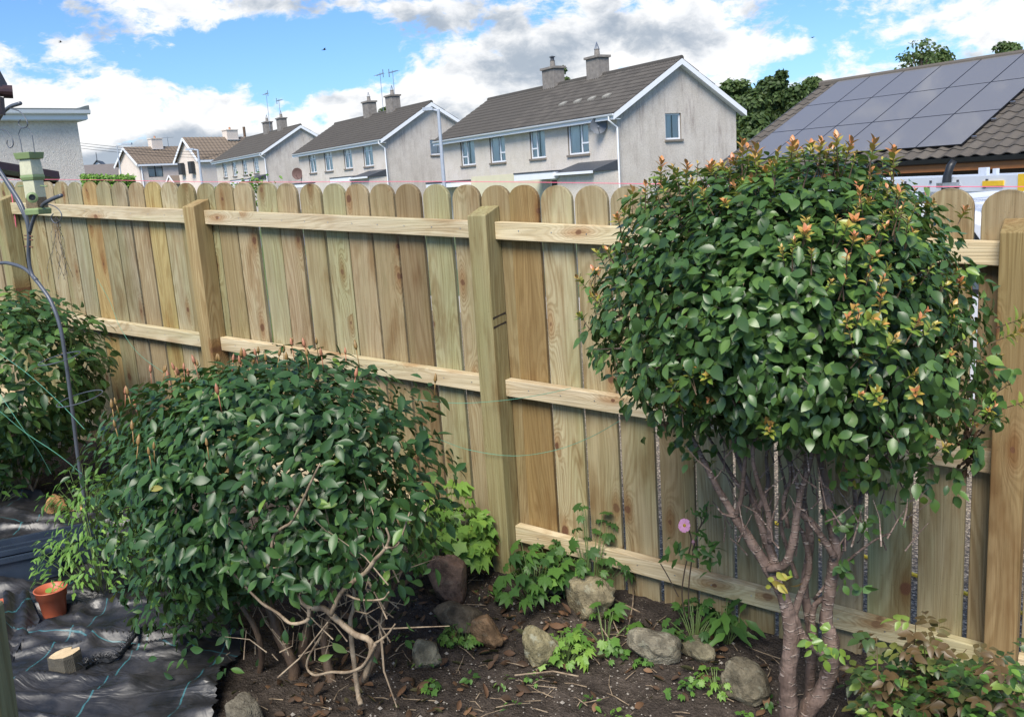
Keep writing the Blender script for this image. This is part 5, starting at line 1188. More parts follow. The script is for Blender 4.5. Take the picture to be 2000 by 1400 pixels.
# rose bush at the bottom right
ro = A(1800, 1440, 2.45); u_, d_ = toUD(ro); rb_ = UD(u_, d_, zs(u_, d_)); ROSE = tag(empty('rose_bush', rb_), 'sprawling rose bush with reddish green leaflets in the lower right corner', 'bush')
LP, LT, LN, LS, Lt = [], [], [], [], []; b = MB()
for k in range(44):
    a = rnd.uniform(0, 2 * math.pi); x1 = 1650 + 350 * rnd.random() ** .8; top = 1205 + abs(x1 - 1790) * .18 + rnd.random() ** .7 * 180; D_ = rnd.uniform(2.25, 2.72)
    e = A(x1, top, D_); s0 = rb_ + Vector((rnd.uniform(-.2, .2), rnd.uniform(-.1, .1), 0)); md = (s0 + e) / 2 + Vector((0, 0, .07)); pts = catmull([s0, md, e], 6)
    b.tube([q - rb_ for q in pts], lerp_list([.0038, .0026, .0012], len(pts)), 5, cap=False)
    for j, q in enumerate(pts[4:]):
        dr = np.array(pts[min(j + 5, len(pts) - 1)] - pts[j + 3]); dr /= np.linalg.norm(dr) + 1e-9; az_ = rnd.uniform(0, 6.28)
        sdv = np.array([math.cos(az_), math.sin(az_), rnd.uniform(-.1, .4)]); sdv /= np.linalg.norm(sdv); up_ = np.array([0, 0, 1.0]) - NN * .4
        q = np.array(q); tn = rnd.choice([.25, .4, .5, .68, .72, .76, .80, .95]) + rnd.uniform(-.05, .05)
        for f, sgn in ((.35, -1), (.35, 1), (.7, -1), (.7, 1), (1.0, 0)):
            perp = np.cross(sdv, up_); perp /= np.linalg.norm(perp)
            LP.append(q + sdv * .055 * f); LT.append(sdv * (.5 if sgn else 1) + perp * sgn - np.array([0, 0, .15])); LN.append(up_ + rng.normal(0, .25, 3)); LS.append(.036 * rnd.uniform(.75, 1.15)); Lt.append(tn)
b.build('canes', simple('rose_cane', (.12, .085, .04), .5, 0, .3), ROSE)['kind'] = 'stuff'
LP, LT, LN, LS, Lt = map(np.array, (LP, LT, LN, LS, Lt)); foliage(ROSE, rb_, LP, LT, LN, LS, np.clip(Lt, .03, .97), T_rose, LR, 300)
k = 420; gx = rng.uniform(1700, 2010, k); gy = rng.uniform(1300, 1440, k)
GP = []
for x, y in zip(gx, gy):
    q = A(x, y, rnd.uniform(2.15, 2.6)); GP.append(q)
GP = np.array(GP); T_, N_ = orient(np.tile(np.array([0, 0, 1.0]), (k, 1)), .8, .5, .0)
l = link('ground_cover', leaves_mesh('ground_cover', T_rose, GP, T_, N_, rng.uniform(.018, .034, k), np.clip(rng.normal(.22, .18, k), .02, .95), LB)); tag(l, 'low green ground cover under the rose bush', 'ground cover', kind='stuff')

# ---- stones
def stone(px_, py_, D, w, h, dpt, col, label, seed, rot=0.0, squash=.3, lich=.3):
    o_ = A(px_, py_, D); u_, d_ = toUD(o_); base = UD(u_, d_, zs(u_, d_) - h * .17); h = h * 1.14
    import bmesh
    bm = bmesh.new(); bmesh.ops.create_icosphere(bm, subdivisions=4, radius=1.0); V = np.array([v.co[:] for v in bm.verts])
    r_ = 1 + .38 * (fbm(V * 1.1 + seed * 7, 2, seed) - .5) * 2
    pl = np.random.default_rng(seed).normal(0, 1, (9, 3)); pl /= np.linalg.norm(pl, axis=1, keepdims=True)
    V = V * r_[:, None]
    for q in pl:      # facets
        dd = V @ q; lim = .66 + .18 * ((seed * 13 + q[0] * 7) % 1); ex = np.clip(dd - lim, 0, None); V = V - q[None] * (ex * .88)[:, None]
    V = V * (1 + .10 * (fbm(V * 4 + seed, 3, seed + 3) - .5)[:, None] * 2 + .05 * (fbm(V * 16 + seed, 2, seed + 4) - .5)[:, None] * 2)
    V -= (V.max(0) + V.min(0)) / 2; V /= (V.max(0) - V.min(0)) / 2
    c, s = math.cos(rot), math.sin(rot); V = np.stack([V[:, 0] * w / 2, V[:, 1] * dpt / 2, V[:, 2] * h / 2 + h / 2], 1)
    V = np.stack([V[:, 0] * c - V[:, 2] * s, V[:, 1], V[:, 0] * s + V[:, 2] * c], 1); V[:, 2] -= V[:, 2].min()
    for v, q in zip(bm.verts, V): v.co = q
    me = bpy.data.meshes.new('boulder'); bm.to_mesh(me); bm.free()
    key = 'stone_%d' % seed; m, t, P_, p = mat(key); o = t.obj(); n_ = t.noise(o, 14, 5, .65); n2 = t.noise(o, 70, 3, .7); li = t.rng(t.noise(o, 22, 3, .6), .56, .66, 0, lich)
    c_ = t.v('SCALE', t.v('MULTIPLY', tuple(col), (1.04, 1.0, .90)), scale=t.rng(n_, .3, .7, .45, 1.6)); c_ = t.mix(li, c_, (.36, .36, .27)); c_ = t.mix(t.rng(n2, .55, .7, 0, .35), c_, t.v('SCALE', c_, scale=.4))
    P_(col=c_, rough=.9, spec=.25, nor=t.bump(t.m('ADD', n_, t.m('MULTIPLY', n2, .6)), .016)); me.materials.append(m)
    me.polygons.foreach_set('use_smooth', [True] * len(me.polygons))
    o_ = link('boulder', me, None, base, (0, 0, ANG_F)); tag(o_, label, 'stone'); return o_
stone(888, 1205, 2.62, .185, .215, .16, (.17, .11, .085), 'large reddish brown boulder under the bright green plant', 3, .15, lich=.1)
stone(898, 1247, 2.50, .225, .095, .15, (.13, .105, .075), 'flat dark brown stone below the reddish boulder', 5, -.05, lich=.15)
stone(976, 1270, 2.46, .125, .125, .10, (.21, .135, .08), 'tan stone leaning between the flat brown stone and the angular one', 8, .75, lich=.1)
stone(1050, 1282, 2.44, .140, .150, .12, (.21, .19, .12), 'angular olive grey stone with pale lichen left of the flowering rosette', 11, -.1, lich=.6)
stone(840, 1320, 2.22, .110, .105, .10, (.20, .185, .14), 'small pale grey stone in front of the flat brown stone', 14, .1, lich=.5)
stone(1155, 1200, 2.82, .235, .155, .16, (.20, .175, .12), 'wide pale boulder behind plants under the bottom rail', 17, 0, lich=.4)
stone(1278, 1275, 2.66, .195, .105, .13, (.20, .185, .15), 'rounded grey stone left of centre in the right group of three', 20, -.05, lich=.3)
stone(1362, 1262, 2.74, .155, .075, .10, (.17, .155, .11), 'low middle stone half buried between the grey and the dark stone', 23, 0, lich=.2)
stone(1446, 1285, 2.62, .165, .130, .12, (.14, .125, .095), 'dark wedge stone nearest the tree stems', 26, -.25, lich=.25)
stone(478, 1395, 1.62, .115, .12, .12, (.13, .12, .10), 'dark mossy stone at the bottom edge beside the black sheeting', 29, .2, lich=.2)
stone(1085, 1170, 2.9, .15, .09, .10, (.13, .12, .10), 'shadowed grey stone left of the wide pale boulder', 32, 0, lich=.1)
stone(112, 988, 2.30, .165, .105, .10, (.42, .25, .12), 'orange sandstone lump behind the black planting trough', 35, .35, lich=0)
stone(150, 950, 2.36, .17, .07, .10, (.44, .27, .14), 'orange sandstone slab at the foot of the feeder pole', 38, .25, lich=0)

# ---- litter, twigs and grit on the soil
def soil_pts(k, umin, umax, dmin, dmax):
    u_ = rng.uniform(umin, umax, k); d_ = rng.uniform(dmin, dmax, k); z = soil_z(u_, d_); return u_[:, None] * EE + d_[:, None] * NN + np.stack([z * 0, z * 0, z], 1)
k = 520; a1_ = soil_pts(260, -2.35, -1.55, 1.7, 2.75); a2_ = soil_pts(110, -1.75, -.85, 2.55, 2.85); a3_ = soil_pts(150, -2.6, -.3, 1.5, 2.9); PP = np.concatenate([a1_, a2_, a3_]); PP[:, 2] += .012
N_ = np.array([0, 0, 1.0]) + rng.normal(0, .5, (k, 3)); T_ = rng.normal(0, 1, (k, 3)); T_[:, 2] *= .3; T_ -= N_ * (T_ * N_).sum(1, keepdims=True) / (N_ ** 2).sum(1, keepdims=True)
tag(link('leaf_litter', leaves_mesh('leaf_litter', T_dead, PP, T_, N_, rng.uniform(.018, .055, k), rng.uniform(.0, .85, k) ** 1.3, LD)), 'curled dead brown leaves lying on the soil', 'leaf litter', kind='stuff')
PP = []
for (x, y) in [(905, 1330), (1335, 1296), (800, 1330), (760, 1350), (740, 1385), (960, 1345), (1330, 1240), (780, 1310), (1010, 1275), (880, 1385), (820, 1290), (1260, 1235)]: PP.append(np.array(onG(x, y)) + np.array([0, 0, .03]))
b = MB()
for k_ in range(230):
    q = Vector(soil_pts(1, -2.3, -.4, 1.6, 2.9)[0]); a = rnd.uniform(0, math.pi); ln = rnd.uniform(.02, .13); dr = Vector((math.cos(a), math.sin(a), rnd.uniform(-.05, .12))); q.z += .008
    b.tube([q, q + dr * ln * .5 + Vector((rnd.uniform(-.01, .01), rnd.uniform(-.01, .01), .006)), q + dr * ln], [.0018, .0015, .001], 4, cap=False)
for pts in [[(1170, 1165), (1190, 1195), (1210, 1240), (1185, 1250)], [(1160, 1180), (1200, 1170), (1250, 1195)], [(1225, 1235), (1236, 1180), (1238, 1135)], [(1005, 1318), (1080, 1310), (1130, 1320)], [(1170, 1185), (1175, 1225), (1195, 1255)]]:
    b.tube([onG(x, y, .05) for x, y in pts], .0026, 5)
tag(b.build('fallen_twigs', M_twig), 'thin fallen twigs and stalks lying on the soil', 'twigs', kind='stuff')
b = MB()
for k_ in range(1500):
    q = soil_pts(1, -2.2, .3, 1.7, 2.9)[0]; r_ = rnd.uniform(.0015, .005) if rnd.random() < .93 else rnd.uniform(.006, .010)
    v = [(r_, 0, 0), (-r_ * .8, r_ * .3, 0), (0, r_ * .9, .1 * r_), (.1 * r_, -r_ * .9, 0), (.1 * r_, 0, r_ * .9), (-.2 * r_, .1 * r_, -r_ * .4)]
    b.add([(q[0] + x, q[1] + y, q[2] + z + r_ * .5) for x, y, z in v], [(0, 2, 4), (2, 1, 4), (1, 3, 4), (3, 0, 4), (2, 0, 5), (1, 2, 5), (3, 1, 5), (0, 3, 5)])
tag(b.build('grit', simple('pale_grit', (.30, .27, .23), .9, 0, .35, 25)), 'pale grit and small stones in the soil', 'grit', kind='stuff')

# ---- black woven sheeting on the left
def mat_z(U, Dd):
    p = np.stack([U, Dd, U * 0], 1); w = p + .18 * (fbm(p * 2.5, 2, 71) - .5)[:, None]
    q = w.copy(); a = .6; q[:, 0] = (w[:, 0] * math.cos(a) + w[:, 1] * math.sin(a)) * 2.6; q[:, 1] = (-w[:, 0] * math.sin(a) + w[:, 1] * math.cos(a)) * 8.5
    r1 = 1 - abs(2 * fbm(q, 2, 61) - 1); q2 = w.copy(); q2[:, 0] = (w[:, 0] * math.cos(-.5) + w[:, 1] * math.sin(-.5)) * 11; q2[:, 1] = (-w[:, 0] * math.sin(-.5) + w[:, 1] * math.cos(-.5)) * 5
    r2 = 1 - abs(2 * fbm(q2, 2, 66) - 1)
    amp = .35 + .65 * fbm(p * 2.2, 2, 90)
    return -1.785 - .057 * U + .022 + amp * (.065 * r1 ** 5 + .02 * r2 ** 4) + .05 * (fbm(p * 3.2, 2, 77) - .5)
def sheet_mat():
    m, t, P, p = mat('woven_sheeting'); g = t.node('ShaderNodeNewGeometry').outputs['Position']
    u_ = t.v('DOT_PRODUCT', g, tuple(EE)); d_ = t.v('DOT_PRODUCT', g, tuple(NN)); wv = t.m('MULTIPLY', t.m('SUBTRACT', t.noise(g, 5, 2), .5), .05)
    a = R(24); uu_ = t.m('ADD', t.m('MULTIPLY', u_, math.cos(a)), t.m('MULTIPLY', d_, math.sin(a))); dd_ = t.m('SUBTRACT', t.m('MULTIPLY', d_, math.cos(a)), t.m('MULTIPLY', u_, math.sin(a)))
    uu_ = t.m('ADD', uu_, wv); dd_ = t.m('ADD', dd_, wv)
    lu = t.m('LESS_THAN', t.m('ABSOLUTE', t.m('SUBTRACT', t.m('FRACT', t.m('MULTIPLY', uu_, 1 / .30)), .5)), .009)
    ld = t.m('LESS_THAN', t.m('ABSOLUTE', t.m('SUBTRACT', t.m('FRACT', t.m('MULTIPLY', dd_, 1 / .50)), .5)), .004)
    ln = t.m('MULTIPLY', t.m('MAXIMUM', lu, ld), t.rng(t.noise(g, 30, 2), .32, .5, .25, .95))
    weave = t.m('MULTIPLY', t.m('SINE', t.m('MULTIPLY', uu_, 2400.0)), t.m('SINE', t.m('MULTIPLY', dd_, 2400.0)))
    dirt = t.noise(g, 7, 5, .65); c = t.mix(t.rng(dirt, .35, .7), (.012, .013, .015), (.038, .037, .039)); c = t.mix(t.m('MULTIPLY', ln, .5), c, (.05, .23, .26))
    fine = t.noise(g, 40, 4, .65); fold = t.noise(t.comb(t.m('MULTIPLY', uu_, 4.0), t.m('MULTIPLY', dd_, 13.0), 0.0), 1.0, 3, .45, 1.8)
    h = t.m('ADD', t.m('MULTIPLY', fine, .05), fold)
    P(col=c, rough=t.rng(dirt, .3, .7, .32, .5), spec=.55, nor=t.bump(h, .010)); return m
Uu = np.linspace(-6.2, -2.2, 360); Ud = np.linspace(.55, 2.62, 190); UUg, DDg = np.meshgrid(Uu, Ud)
Z = mat_z(UUg.ravel(), DDg.ravel()); edge = -2.50 + .10 * np.sin(DDg.ravel() * 5) + .06 * np.sin(DDg.ravel() * 17) - .75 * np.clip((DDg.ravel() - 1.75), 0, 1); back = 2.42 + .06 * np.sin(UUg.ravel() * 7) 
V = UUg.ravel()[:, None] * EE + DDg.ravel()[:, None] * NN; V[:, 2] = Z
I = np.arange(len(Z)).reshape(len(Ud), len(Uu)); Fq = np.stack([I[:-1, :-1].ravel(), I[:-1, 1:].ravel(), I[1:, 1:].ravel(), I[1:, :-1].ravel()], 1)
ok_ = (UUg.ravel() < edge) & (DDg.ravel() < back); Fq = Fq[ok_[Fq].all(1)]
M_sheet = sheet_mat()
tag(link('weed_sheet', np_mesh('weed_sheet', V, Fq, M_sheet, None, True)), 'crumpled black woven sheeting with turquoise guide lines on the ground', 'ground sheet')
def mz(u_, d_): return float(mat_z(np.array([u_]), np.array([d_]))[0])
def onM(x, y):
    p_ = onG(x, y, .03); u_, d_ = toUD(p_); return UD(u_, d_, mz(u_, d_))
# frayed edge across the sheeting and raised flap
b = MB(); fr = [(430, 1232), (480, 1245), (520, 1238)]
pts = catmull([onM(165, 1310), onM(190, 1298), onM(225, 1295), onM(255, 1275), onM(275, 1255), onM(310, 1235)], 8)
b.tube([p_ + Vector((0, 0, .012)) for p_ in pts], .011, 6, wob=.5)
for p_ in pts:
    for k_ in range(7):
        a = rnd.uniform(0, 6.28); b.tube([p_ + Vector((0, 0, .015)), p_ + Vector((math.cos(a) * .02, math.sin(a) * .02, .03))], [.0012, .0006], 3, cap=False)
tag(b.build('frayed_edge', M_black), 'frayed torn edge of black sheeting beside the sawn log', 'sheeting scrap')
# pots, log, trays
M_terra = simple('terracotta_plastic', (.46, .115, .055), .42, 0, .06, 6)
pb = onM(107, 1197); s_ = .0
POT = tag(empty('flower_pot', pb), 'orange plastic pot with a tiny seedling standing on black sheeting', 'pot')
POT.scale = (.84, .84, .84); PR = [(.001, 0), (.047, 0), (.049, .004), (.061, .098), (.066, .100), (.0705, .135), (.0735, .137), (.0735, .141), (.068, .141), (.063, .105), (.058, .098), (.052, .085)]
sc_ = 1.0
b = MB(); b.lathe([(r_ * sc_, z_ * sc_) for r_, z_ in PR], 40); b.build('body', M_terra, POT, smooth=True)
b = MB(); b.lathe([(.001, .088 * sc_), (.055 * sc_, .086 * sc_)], 30); b.build('compost', M_soil, POT)
LPp = np.array([[0, 0, .12], [.005, .01, .12], [-.01, 0, .115], [.02, 0, .11]]) + np.array(pb)
T_ = np.array([-EE * 1 + [0, 0, .3], EE + [0, 0, .6], EE * .3 + NN * -.6 + [0, 0, .1], EE * 1.2 + [0, 0, .2]]); N_ = np.tile(np.array([0, 0, 1.0]) - NN * .4, (4, 1))
single_leaves([leaf_tpl(.7, 5, .15, .2, .8)], LPp, T_, N_, np.array([.045, .035, .03, .035]), np.array([.8, .9, .6, .7]), LB, POT, pb)
b = MB(); b.tube([(0, 0, .085), (.0, 0, .12)], .0025, 5); b.build('stem', M_gstem, POT)
lb = onM(133, 1306); LOG = tag(empty('sawn_log', lb, ANG_F + .2), 'short split log with a pale sawn top on the sheeting', 'log'); LOG.scale = (.72, .85, .62)
b = MB(); out_ = [(-.065, -.03), (-.05, -.055), (0, -.06), (.05, -.048), (.068, -.01), (.06, .035), (.03, .055), (.005, .03), (-.02, .05), (-.055, .035), (-.07, .0)]
n_ = len(out_); b.add([(x, y, -.02) for x, y in out_] + [(x * .98, y * .98, .085 + .01 * math.sin(i)) for i, (x, y) in enumerate(out_)] + [(x * .92, y * .92, .093 + .008 * x / .07) for x, y in out_],
    [(i, (i + 1) % n_, n_ + (i + 1) % n_, n_ + i) for i in range(n_)] + [(n_ + i, n_ + (i + 1) % n_, 2 * n_ + (i + 1) % n_, 2 * n_ + i) for i in range(n_)])
b.build('bark', simple('log_bark', (.09, .08, .06), .9, 0, .3, 20, .004), LOG)
b = MB(); b.add([(x * .92, y * .92, .0935 + .008 * x / .07) for x, y in out_], [tuple(range(n_))]); b.build('sawn_face', simple('sawn_wood', (.62, .47, .28), .8, 0, .22, 18, .002), LOG)
M_nav = simple('dark_blue_plastic', (.028, .040, .062), .34, 0, .1)
def trough(name, label, pa, pb_, wd, h, m, tp=.93):
    """open tray; pa-pb_ the front rim seen in the picture"""
    c = (pa + pb_) / 2; ax_ = (pb_ - pa); ln = math.hypot(ax_.x, ax_.y); an = math.atan2(ax_.y, ax_.x); u_, d_ = toUD(c); base = Vector((c.x, c.y, c.z - h))
    o_ = tag(empty(name, base, an), label, 'tray'); b = MB(); x = ln / 2; e = .006
    def ringv(xx, y0, y1, z): return [(-xx, y0, z), (xx, y0, z), (xx, y1, z), (-xx, y1, z)]
    k1 = tp; yc = wd / 2
    vs = ringv(x * k1, yc - yc * k1, yc + yc * k1, 0) + ringv(x, 0, wd, h - .02) + ringv(x + .012, -.012, wd + .012, h - .02) + ringv(x + .012, -.012, wd + .012, h) + ringv(x - .008, .008, wd - .008, h) + ringv(x * k1 - .008, yc - yc * k1 + .008, yc + yc * k1 - .008, .01)
    fs = []
    for r_ in range(5):
        for i in range(4): fs.append((r_ * 4 + i, r_ * 4 + (i + 1) % 4, (r_ + 1) * 4 + (i + 1) % 4, (r_ + 1) * 4 + i))
    fs.append((20, 21, 22, 23)); fs.append((3, 2, 1, 0)); b.add(vs, fs); b.build('body', m, o_); return o_
trough('planting_trough', 'long navy blue trough with a pale rim line, nearer one of two stacked', onG(-230, 1135, .155), onG(122, 1070, .155), .15, .13, M_nav)
tr2 = trough('planting_trough', 'long navy blue trough behind and above the nearer one', onG(-230, 1135, .17) + Vector(NN) * .19, onG(122, 1070, .17) + Vector(NN) * .19, .15, .13, M_nav)
trough('plant_tray', 'small black square tray holding the pale herb beside the glossy bush', A(200, 1092, 1.90), A(300, 1080, 1.98), .2, .13, M_black)
# scrap of orange plastic under a sheeting flap
fa = onM(10, 1200); b = MB(); ps = [onM(-30, 1200), onM(15, 1188), onM(58, 1182), onM(60, 1190), onM(10, 1215), onM(-30, 1222)]
b.add([p_ + Vector((0, 0, .035)) for p_ in ps[:3]] + [p_ + Vector((0, 0, .005)) for p_ in ps[3:]], [(0, 1, 4, 5), (1, 2, 3, 4)]); b.v += [(v[0], v[1], v[2] - .012) for v in b.v[:6]]; b.f += [(6, 11, 10, 7), (7, 10, 9, 8), (0, 5, 11, 6), (2, 1, 7, 8)]; b.mi += [0] * 4
tag(b.build('orange_plastic', M_terra), 'flat orange plastic scrap showing under the lifted sheeting left of the pot', 'scrap')
b = MB(); q_ = [onM(12, 1192) + Vector((0, 0, .05)), onM(62, 1183) + Vector((0, 0, .045)), onM(80, 1222) + Vector((0, 0, .01)), onM(20, 1300) + Vector((0, 0, .01)), onM(0, 1240) + Vector((0, 0, .03))]
gridn = 9; vs = []
for i in range(gridn):
    for j in range(gridn):
        u_, v_ = i / (gridn - 1), j / (gridn - 1); p_ = (q_[0] * (1 - u_) + q_[1] * u_) * (1 - v_) + (q_[3] * (1 - u_) + q_[2] * u_) * v_
        vs.append(p_ + Vector((0, 0, .012 * math.sin(u_ * 9 + v_ * 4) + .01 * (1 - v_))))
b.add(vs, [(i * gridn + j, (i + 1) * gridn + j, (i + 1) * gridn + j + 1, i * gridn + j + 1) for i in range(gridn - 1) for j in range(gridn - 1)])
tag(b.build('sheeting_flap', M_sheet, smooth=True), 'lifted flap of black sheeting between the pot and the old post', 'ground sheet')

# ---- old post at the lower left corner, close to the viewer
M_old = wood('old_post_wood', 'z', [(0, (.22, .21, .11)), (1, (.22, .21, .11))], knots=.8)
def wp_(x, y): return atD(x - 24, y, 1.15)
top_ = wp_(-22, 1170); bot_ = wp_(-2, 1500); OP = tag(empty('old_post', (bot_.x, bot_.y, bot_.z - .3)), 'weathered post with peeling maroon paint in the lower left corner', 'post')
ob = Vector(OP.location); b = MB(); b.beam(wp_(3, 1500) - ob + Vector((0, 0, -.25)), wp_(-20, 1185) - ob, .040, .040, up=(0, 1, 0)); b.build('shaft', M_old, OP, bevel=.004)
M_rust = simple('peeling_maroon', (.13, .045, .035), .7, 0, .4, 25, .002)
b = MB(); b.beam(wp_(-15, 1322) - ob, wp_(-19, 1245) - ob, .0425, .0425, up=(0, 1, 0)); b.build('paint_band', M_rust, OP)
b = MB(); b.tube(catmull([wp_(-20, 1180), wp_(2, 1158), wp_(8, 1175), wp_(14, 1180), wp_(8, 1195), wp_(10, 1212), wp_(4, 1222)], 5), .0022, 5)
tag(b.build('vine_tendril', simple('vine_brown', (.13, .065, .05), .6)), 'dry brown tendril twisted round the top of the old post', 'vine')
b = MB(); g0 = atD(-60, 176, 2.6); g1 = atD(24, 180, 2.6); b.tube([g0, g1], .0125, 14)
M_gut = simple('dark_brown_gutter', (.045, .022, .022), .4, 0, .1)
GU = tag(empty('eaves_gutter', g1 + Vector((0, 0, -.1))), 'dark brown gutter end and roof edge at the top left corner', 'gutter'); go_ = Vector(GU.location)
b.v = [tuple(Vector(v) - go_) for v in b.v]; b.build('pipe', M_gut, GU)
b = MB(); b.tube([g1 - go_ - (g1 - g0).normalized() * .02, g1 - go_ + (g1 - g0).normalized() * .001], .016, 14); b.build('end_cap', M_gut, GU)
b = MB(); b.beam(atD(-70, 40, 2.6) - go_, atD(4, 176, 2.7) - go_, .012, .05, up=(0, 1, 0)); b.build('roof_edge', M_gut, GU)
b = MB(); b.beam(atD(-4, 190, 2.65) - go_, atD(-1, 225, 2.65) - go_, .02, .02, up=(0, 1, 0)); b.build('bracket', M_gut, GU)

# ---- bird feeding pole
M_pole = simple('grey_painted_steel', (.095, .105, .125), .42, .25, .12, 20)
DB = 1.98
pbx = A(165, 1010, DB); FD = tag(empty('feeding_pole', Vector((pbx.x, pbx.y, zs(*toUD(pbx))))), 'grey curved metal bird feeding pole with hooks and wire hoops', 'pole'); fo = Vector(FD.location)
def tb(name, pts, r_, m=M_pole, n=10, D_=DB, parent=None, org_=None):
    b = MB(); b.tube([A(x, y, D_) - (fo if org_ is None else org_) for x, y in [(v.x, v.y) for v in catmull([Vector((x, y, 0)) for x, y in pts], 6)]], r_, n); return b.build(name, m, parent or FD, smooth=True)
rp = .0076
tb('upright', [(170, 1020), (160, 940), (152, 890), (140, 790), (128, 700), (118, 640), (100, 590), (78, 557), (62, 535), (56, 500), (56, 450), (44, 405), (20, 365), (0, 335), (-25, 300)], rp * 1.05)
tb('arm', [(72, 547), (48, 525), (20, 515), (0, 514), (-40, 522), (-80, 560)], rp * .95)
tb('arm', [(58, 455), (66, 428), (82, 402), (100, 390), (120, 382)], rp)
tb('arm', [(52, 430), (30, 385), (6, 345), (-10, 310), (-12, 262), (0, 228), (18, 210), (40, 202)], rp * 1.0, D_=DB + .01)
tb('hook', [(20, 212), (38, 218), (50, 232), (54, 244), (48, 250), (40, 248), (36, 240), (40, 234)], .0022, n=6)
tb('hook', [(0, 253), (12, 256), (22, 268), (26, 282), (20, 289), (14, 283), (14, 274)], .0022, n=6)
tb('hook', [(86, 400), (98, 400), (112, 407), (120, 418), (119, 428), (110, 436), (103, 432), (100, 424), (104, 418)], .0022, n=6)
for (x, y, w_) in [(150, 778, 38), (116, 700, 34)]:
    c_ = A(x + (6 if w_ > 36 else 0), y, DB); rr_ = w_ / 1760 * (c_.length); b = MB(); pts = [c_ - fo + Vector((math.cos(a) * rr_, math.sin(a) * rr_, math.cos(a - .6) * rr_ * .18)) for a in [k * math.pi / 18 for k in range(37)]]; b.tube(pts, .0022, 6, cap=False); b.build('hoop', M_pole, FD)
for y_ in (455, 462, 476): 
    b = MB(); b.tube([A(48, y_ + 5, DB) - fo, A(64, y_ + 7, DB) - fo], .0028, 6); b.build('bolt', simple('rusty_bolt', (.15, .07, .04), .7), FD)
# feeder
M_fg = simple('feeder_green', (.20, .27, .12), .4, 0, .1); M_fc = simple('cloudy_plastic', (.50, .49, .34), .25, 0, .15, 30)
fl = 1760 / np.linalg.norm(np.array(A(60, 350, DB))); ft = A(58, 298, DB); fb = A(75, 415, DB); fbase = fb
FE = tag(empty('bird_feeder', fbase), 'green plastic bird feeder with a cloudy seed tube hanging from the pole', 'bird feeder')
axis_ = (ft - fb); H_ = axis_.length; up_f = Vector((0, 0, 1))
def fz(y): return (fb.z + (ft.z - fb.z) * (415 - y) / (415 - 298)) - fb.z
wpx = fb.length / 1760
def section(name, specs, m, n=4):
    b = MB(); 
    for i, (y, w_) in enumerate(specs):
        z = fz(y); hw = w_ / 2 * wpx
        for (a, c) in ((-1, -1), (1, -1), (1, 1), (-1, 1)): b.v.append((a * hw * .8 + c * hw * .25, c * hw * .8 - a * hw * .25, z))
    for i in range(len(specs) - 1):
        for k in range(4): b.f.append((i * 4 + k, i * 4 + (k + 1) % 4, (i + 1) * 4 + (k + 1) % 4, (i + 1) * 4 + k)); b.mi.append(0)
    b.f.append((3, 2, 1, 0)); b.mi.append(0); e_ = len(b.v) - 4; b.f.append((e_, e_ + 1, e_ + 2, e_ + 3)); b.mi.append(0)
    return b.build(name, m, FE, bevel=.002)
section('lid', [(311, 34), (310, 36), (298, 40)], M_fg); section('tube', [(406, 28), (352, 27), (340, 31), (311, 27)], M_fc); section('seed', [(408, 29.5), (384, 27.5), (374, 27)], simple('bird_seed', (.20, .15, .09), .9, 0, .5, 160, .003))
section('base', [(419, 34), (409, 36), (406, 30)], M_fg); section('ridge', [(352, 30), (346, 33), (341, 31)], M_fg)
bh = MB(); bh.tube([A(44, 300, DB) - fbase, A(40, 275, DB) - fbase, A(36, 262, DB) - fbase, A(40, 252, DB) - fbase, A(47, 249, DB) - fbase, A(57, 252, DB) - fbase, A(63, 265, DB) - fbase, A(68, 300, DB) - fbase], .0015, 6); bh.build('handle', M_pole, FE)
q = MB(); c_ = A(63, 386, DB - .055) - fbase; vd = -Vector(ray(63, 386)); qt = vd.to_track_quat('Z', 'Y')
q.lathe([(.021, 0), (.021, .004), (.013, .007), (.012, .001)], 18); q.v = [tuple(qt @ Vector(v) + c_) for v in q.v]; q.build('port', M_fg, FE)
q = MB(); q.lathe([(.012, .0015), (.0005, .0015)], 14); q.v = [tuple(qt @ Vector(v) + c_) for v in q.v]; q.build('port_hole', M_black, FE)
for x0_, x1_ in ((46, 35), (79, 92)):
    q = MB(); q.tube([A(x0_, 363, DB) - fbase, A(x1_, 364, DB) - fbase], .0025, 6); q.build('perch', M_fg, FE)
# tangle of wire hanging from the second hook
b = MB()
for k_ in range(9):
    x, y = 110, 424; pts = []
    for s_ in range(9): pts.append((x, y)); x += rnd.gauss(1.8, 3.5); y += rnd.uniform(8, 20)
    b.tube([A(x_, y_, DB + rnd.uniform(-.02, .02)) for x_, y_ in [(v.x, v.y) for v in catmull([Vector((*p_, 0)) for p_ in pts], 3)]], .0009, 4, cap=False)
tag(b.build('wire_tangle', simple('dull_wire', (.13, .12, .10), .5, .3)), 'tangle of thin wire hanging from the lower hook', 'wire')

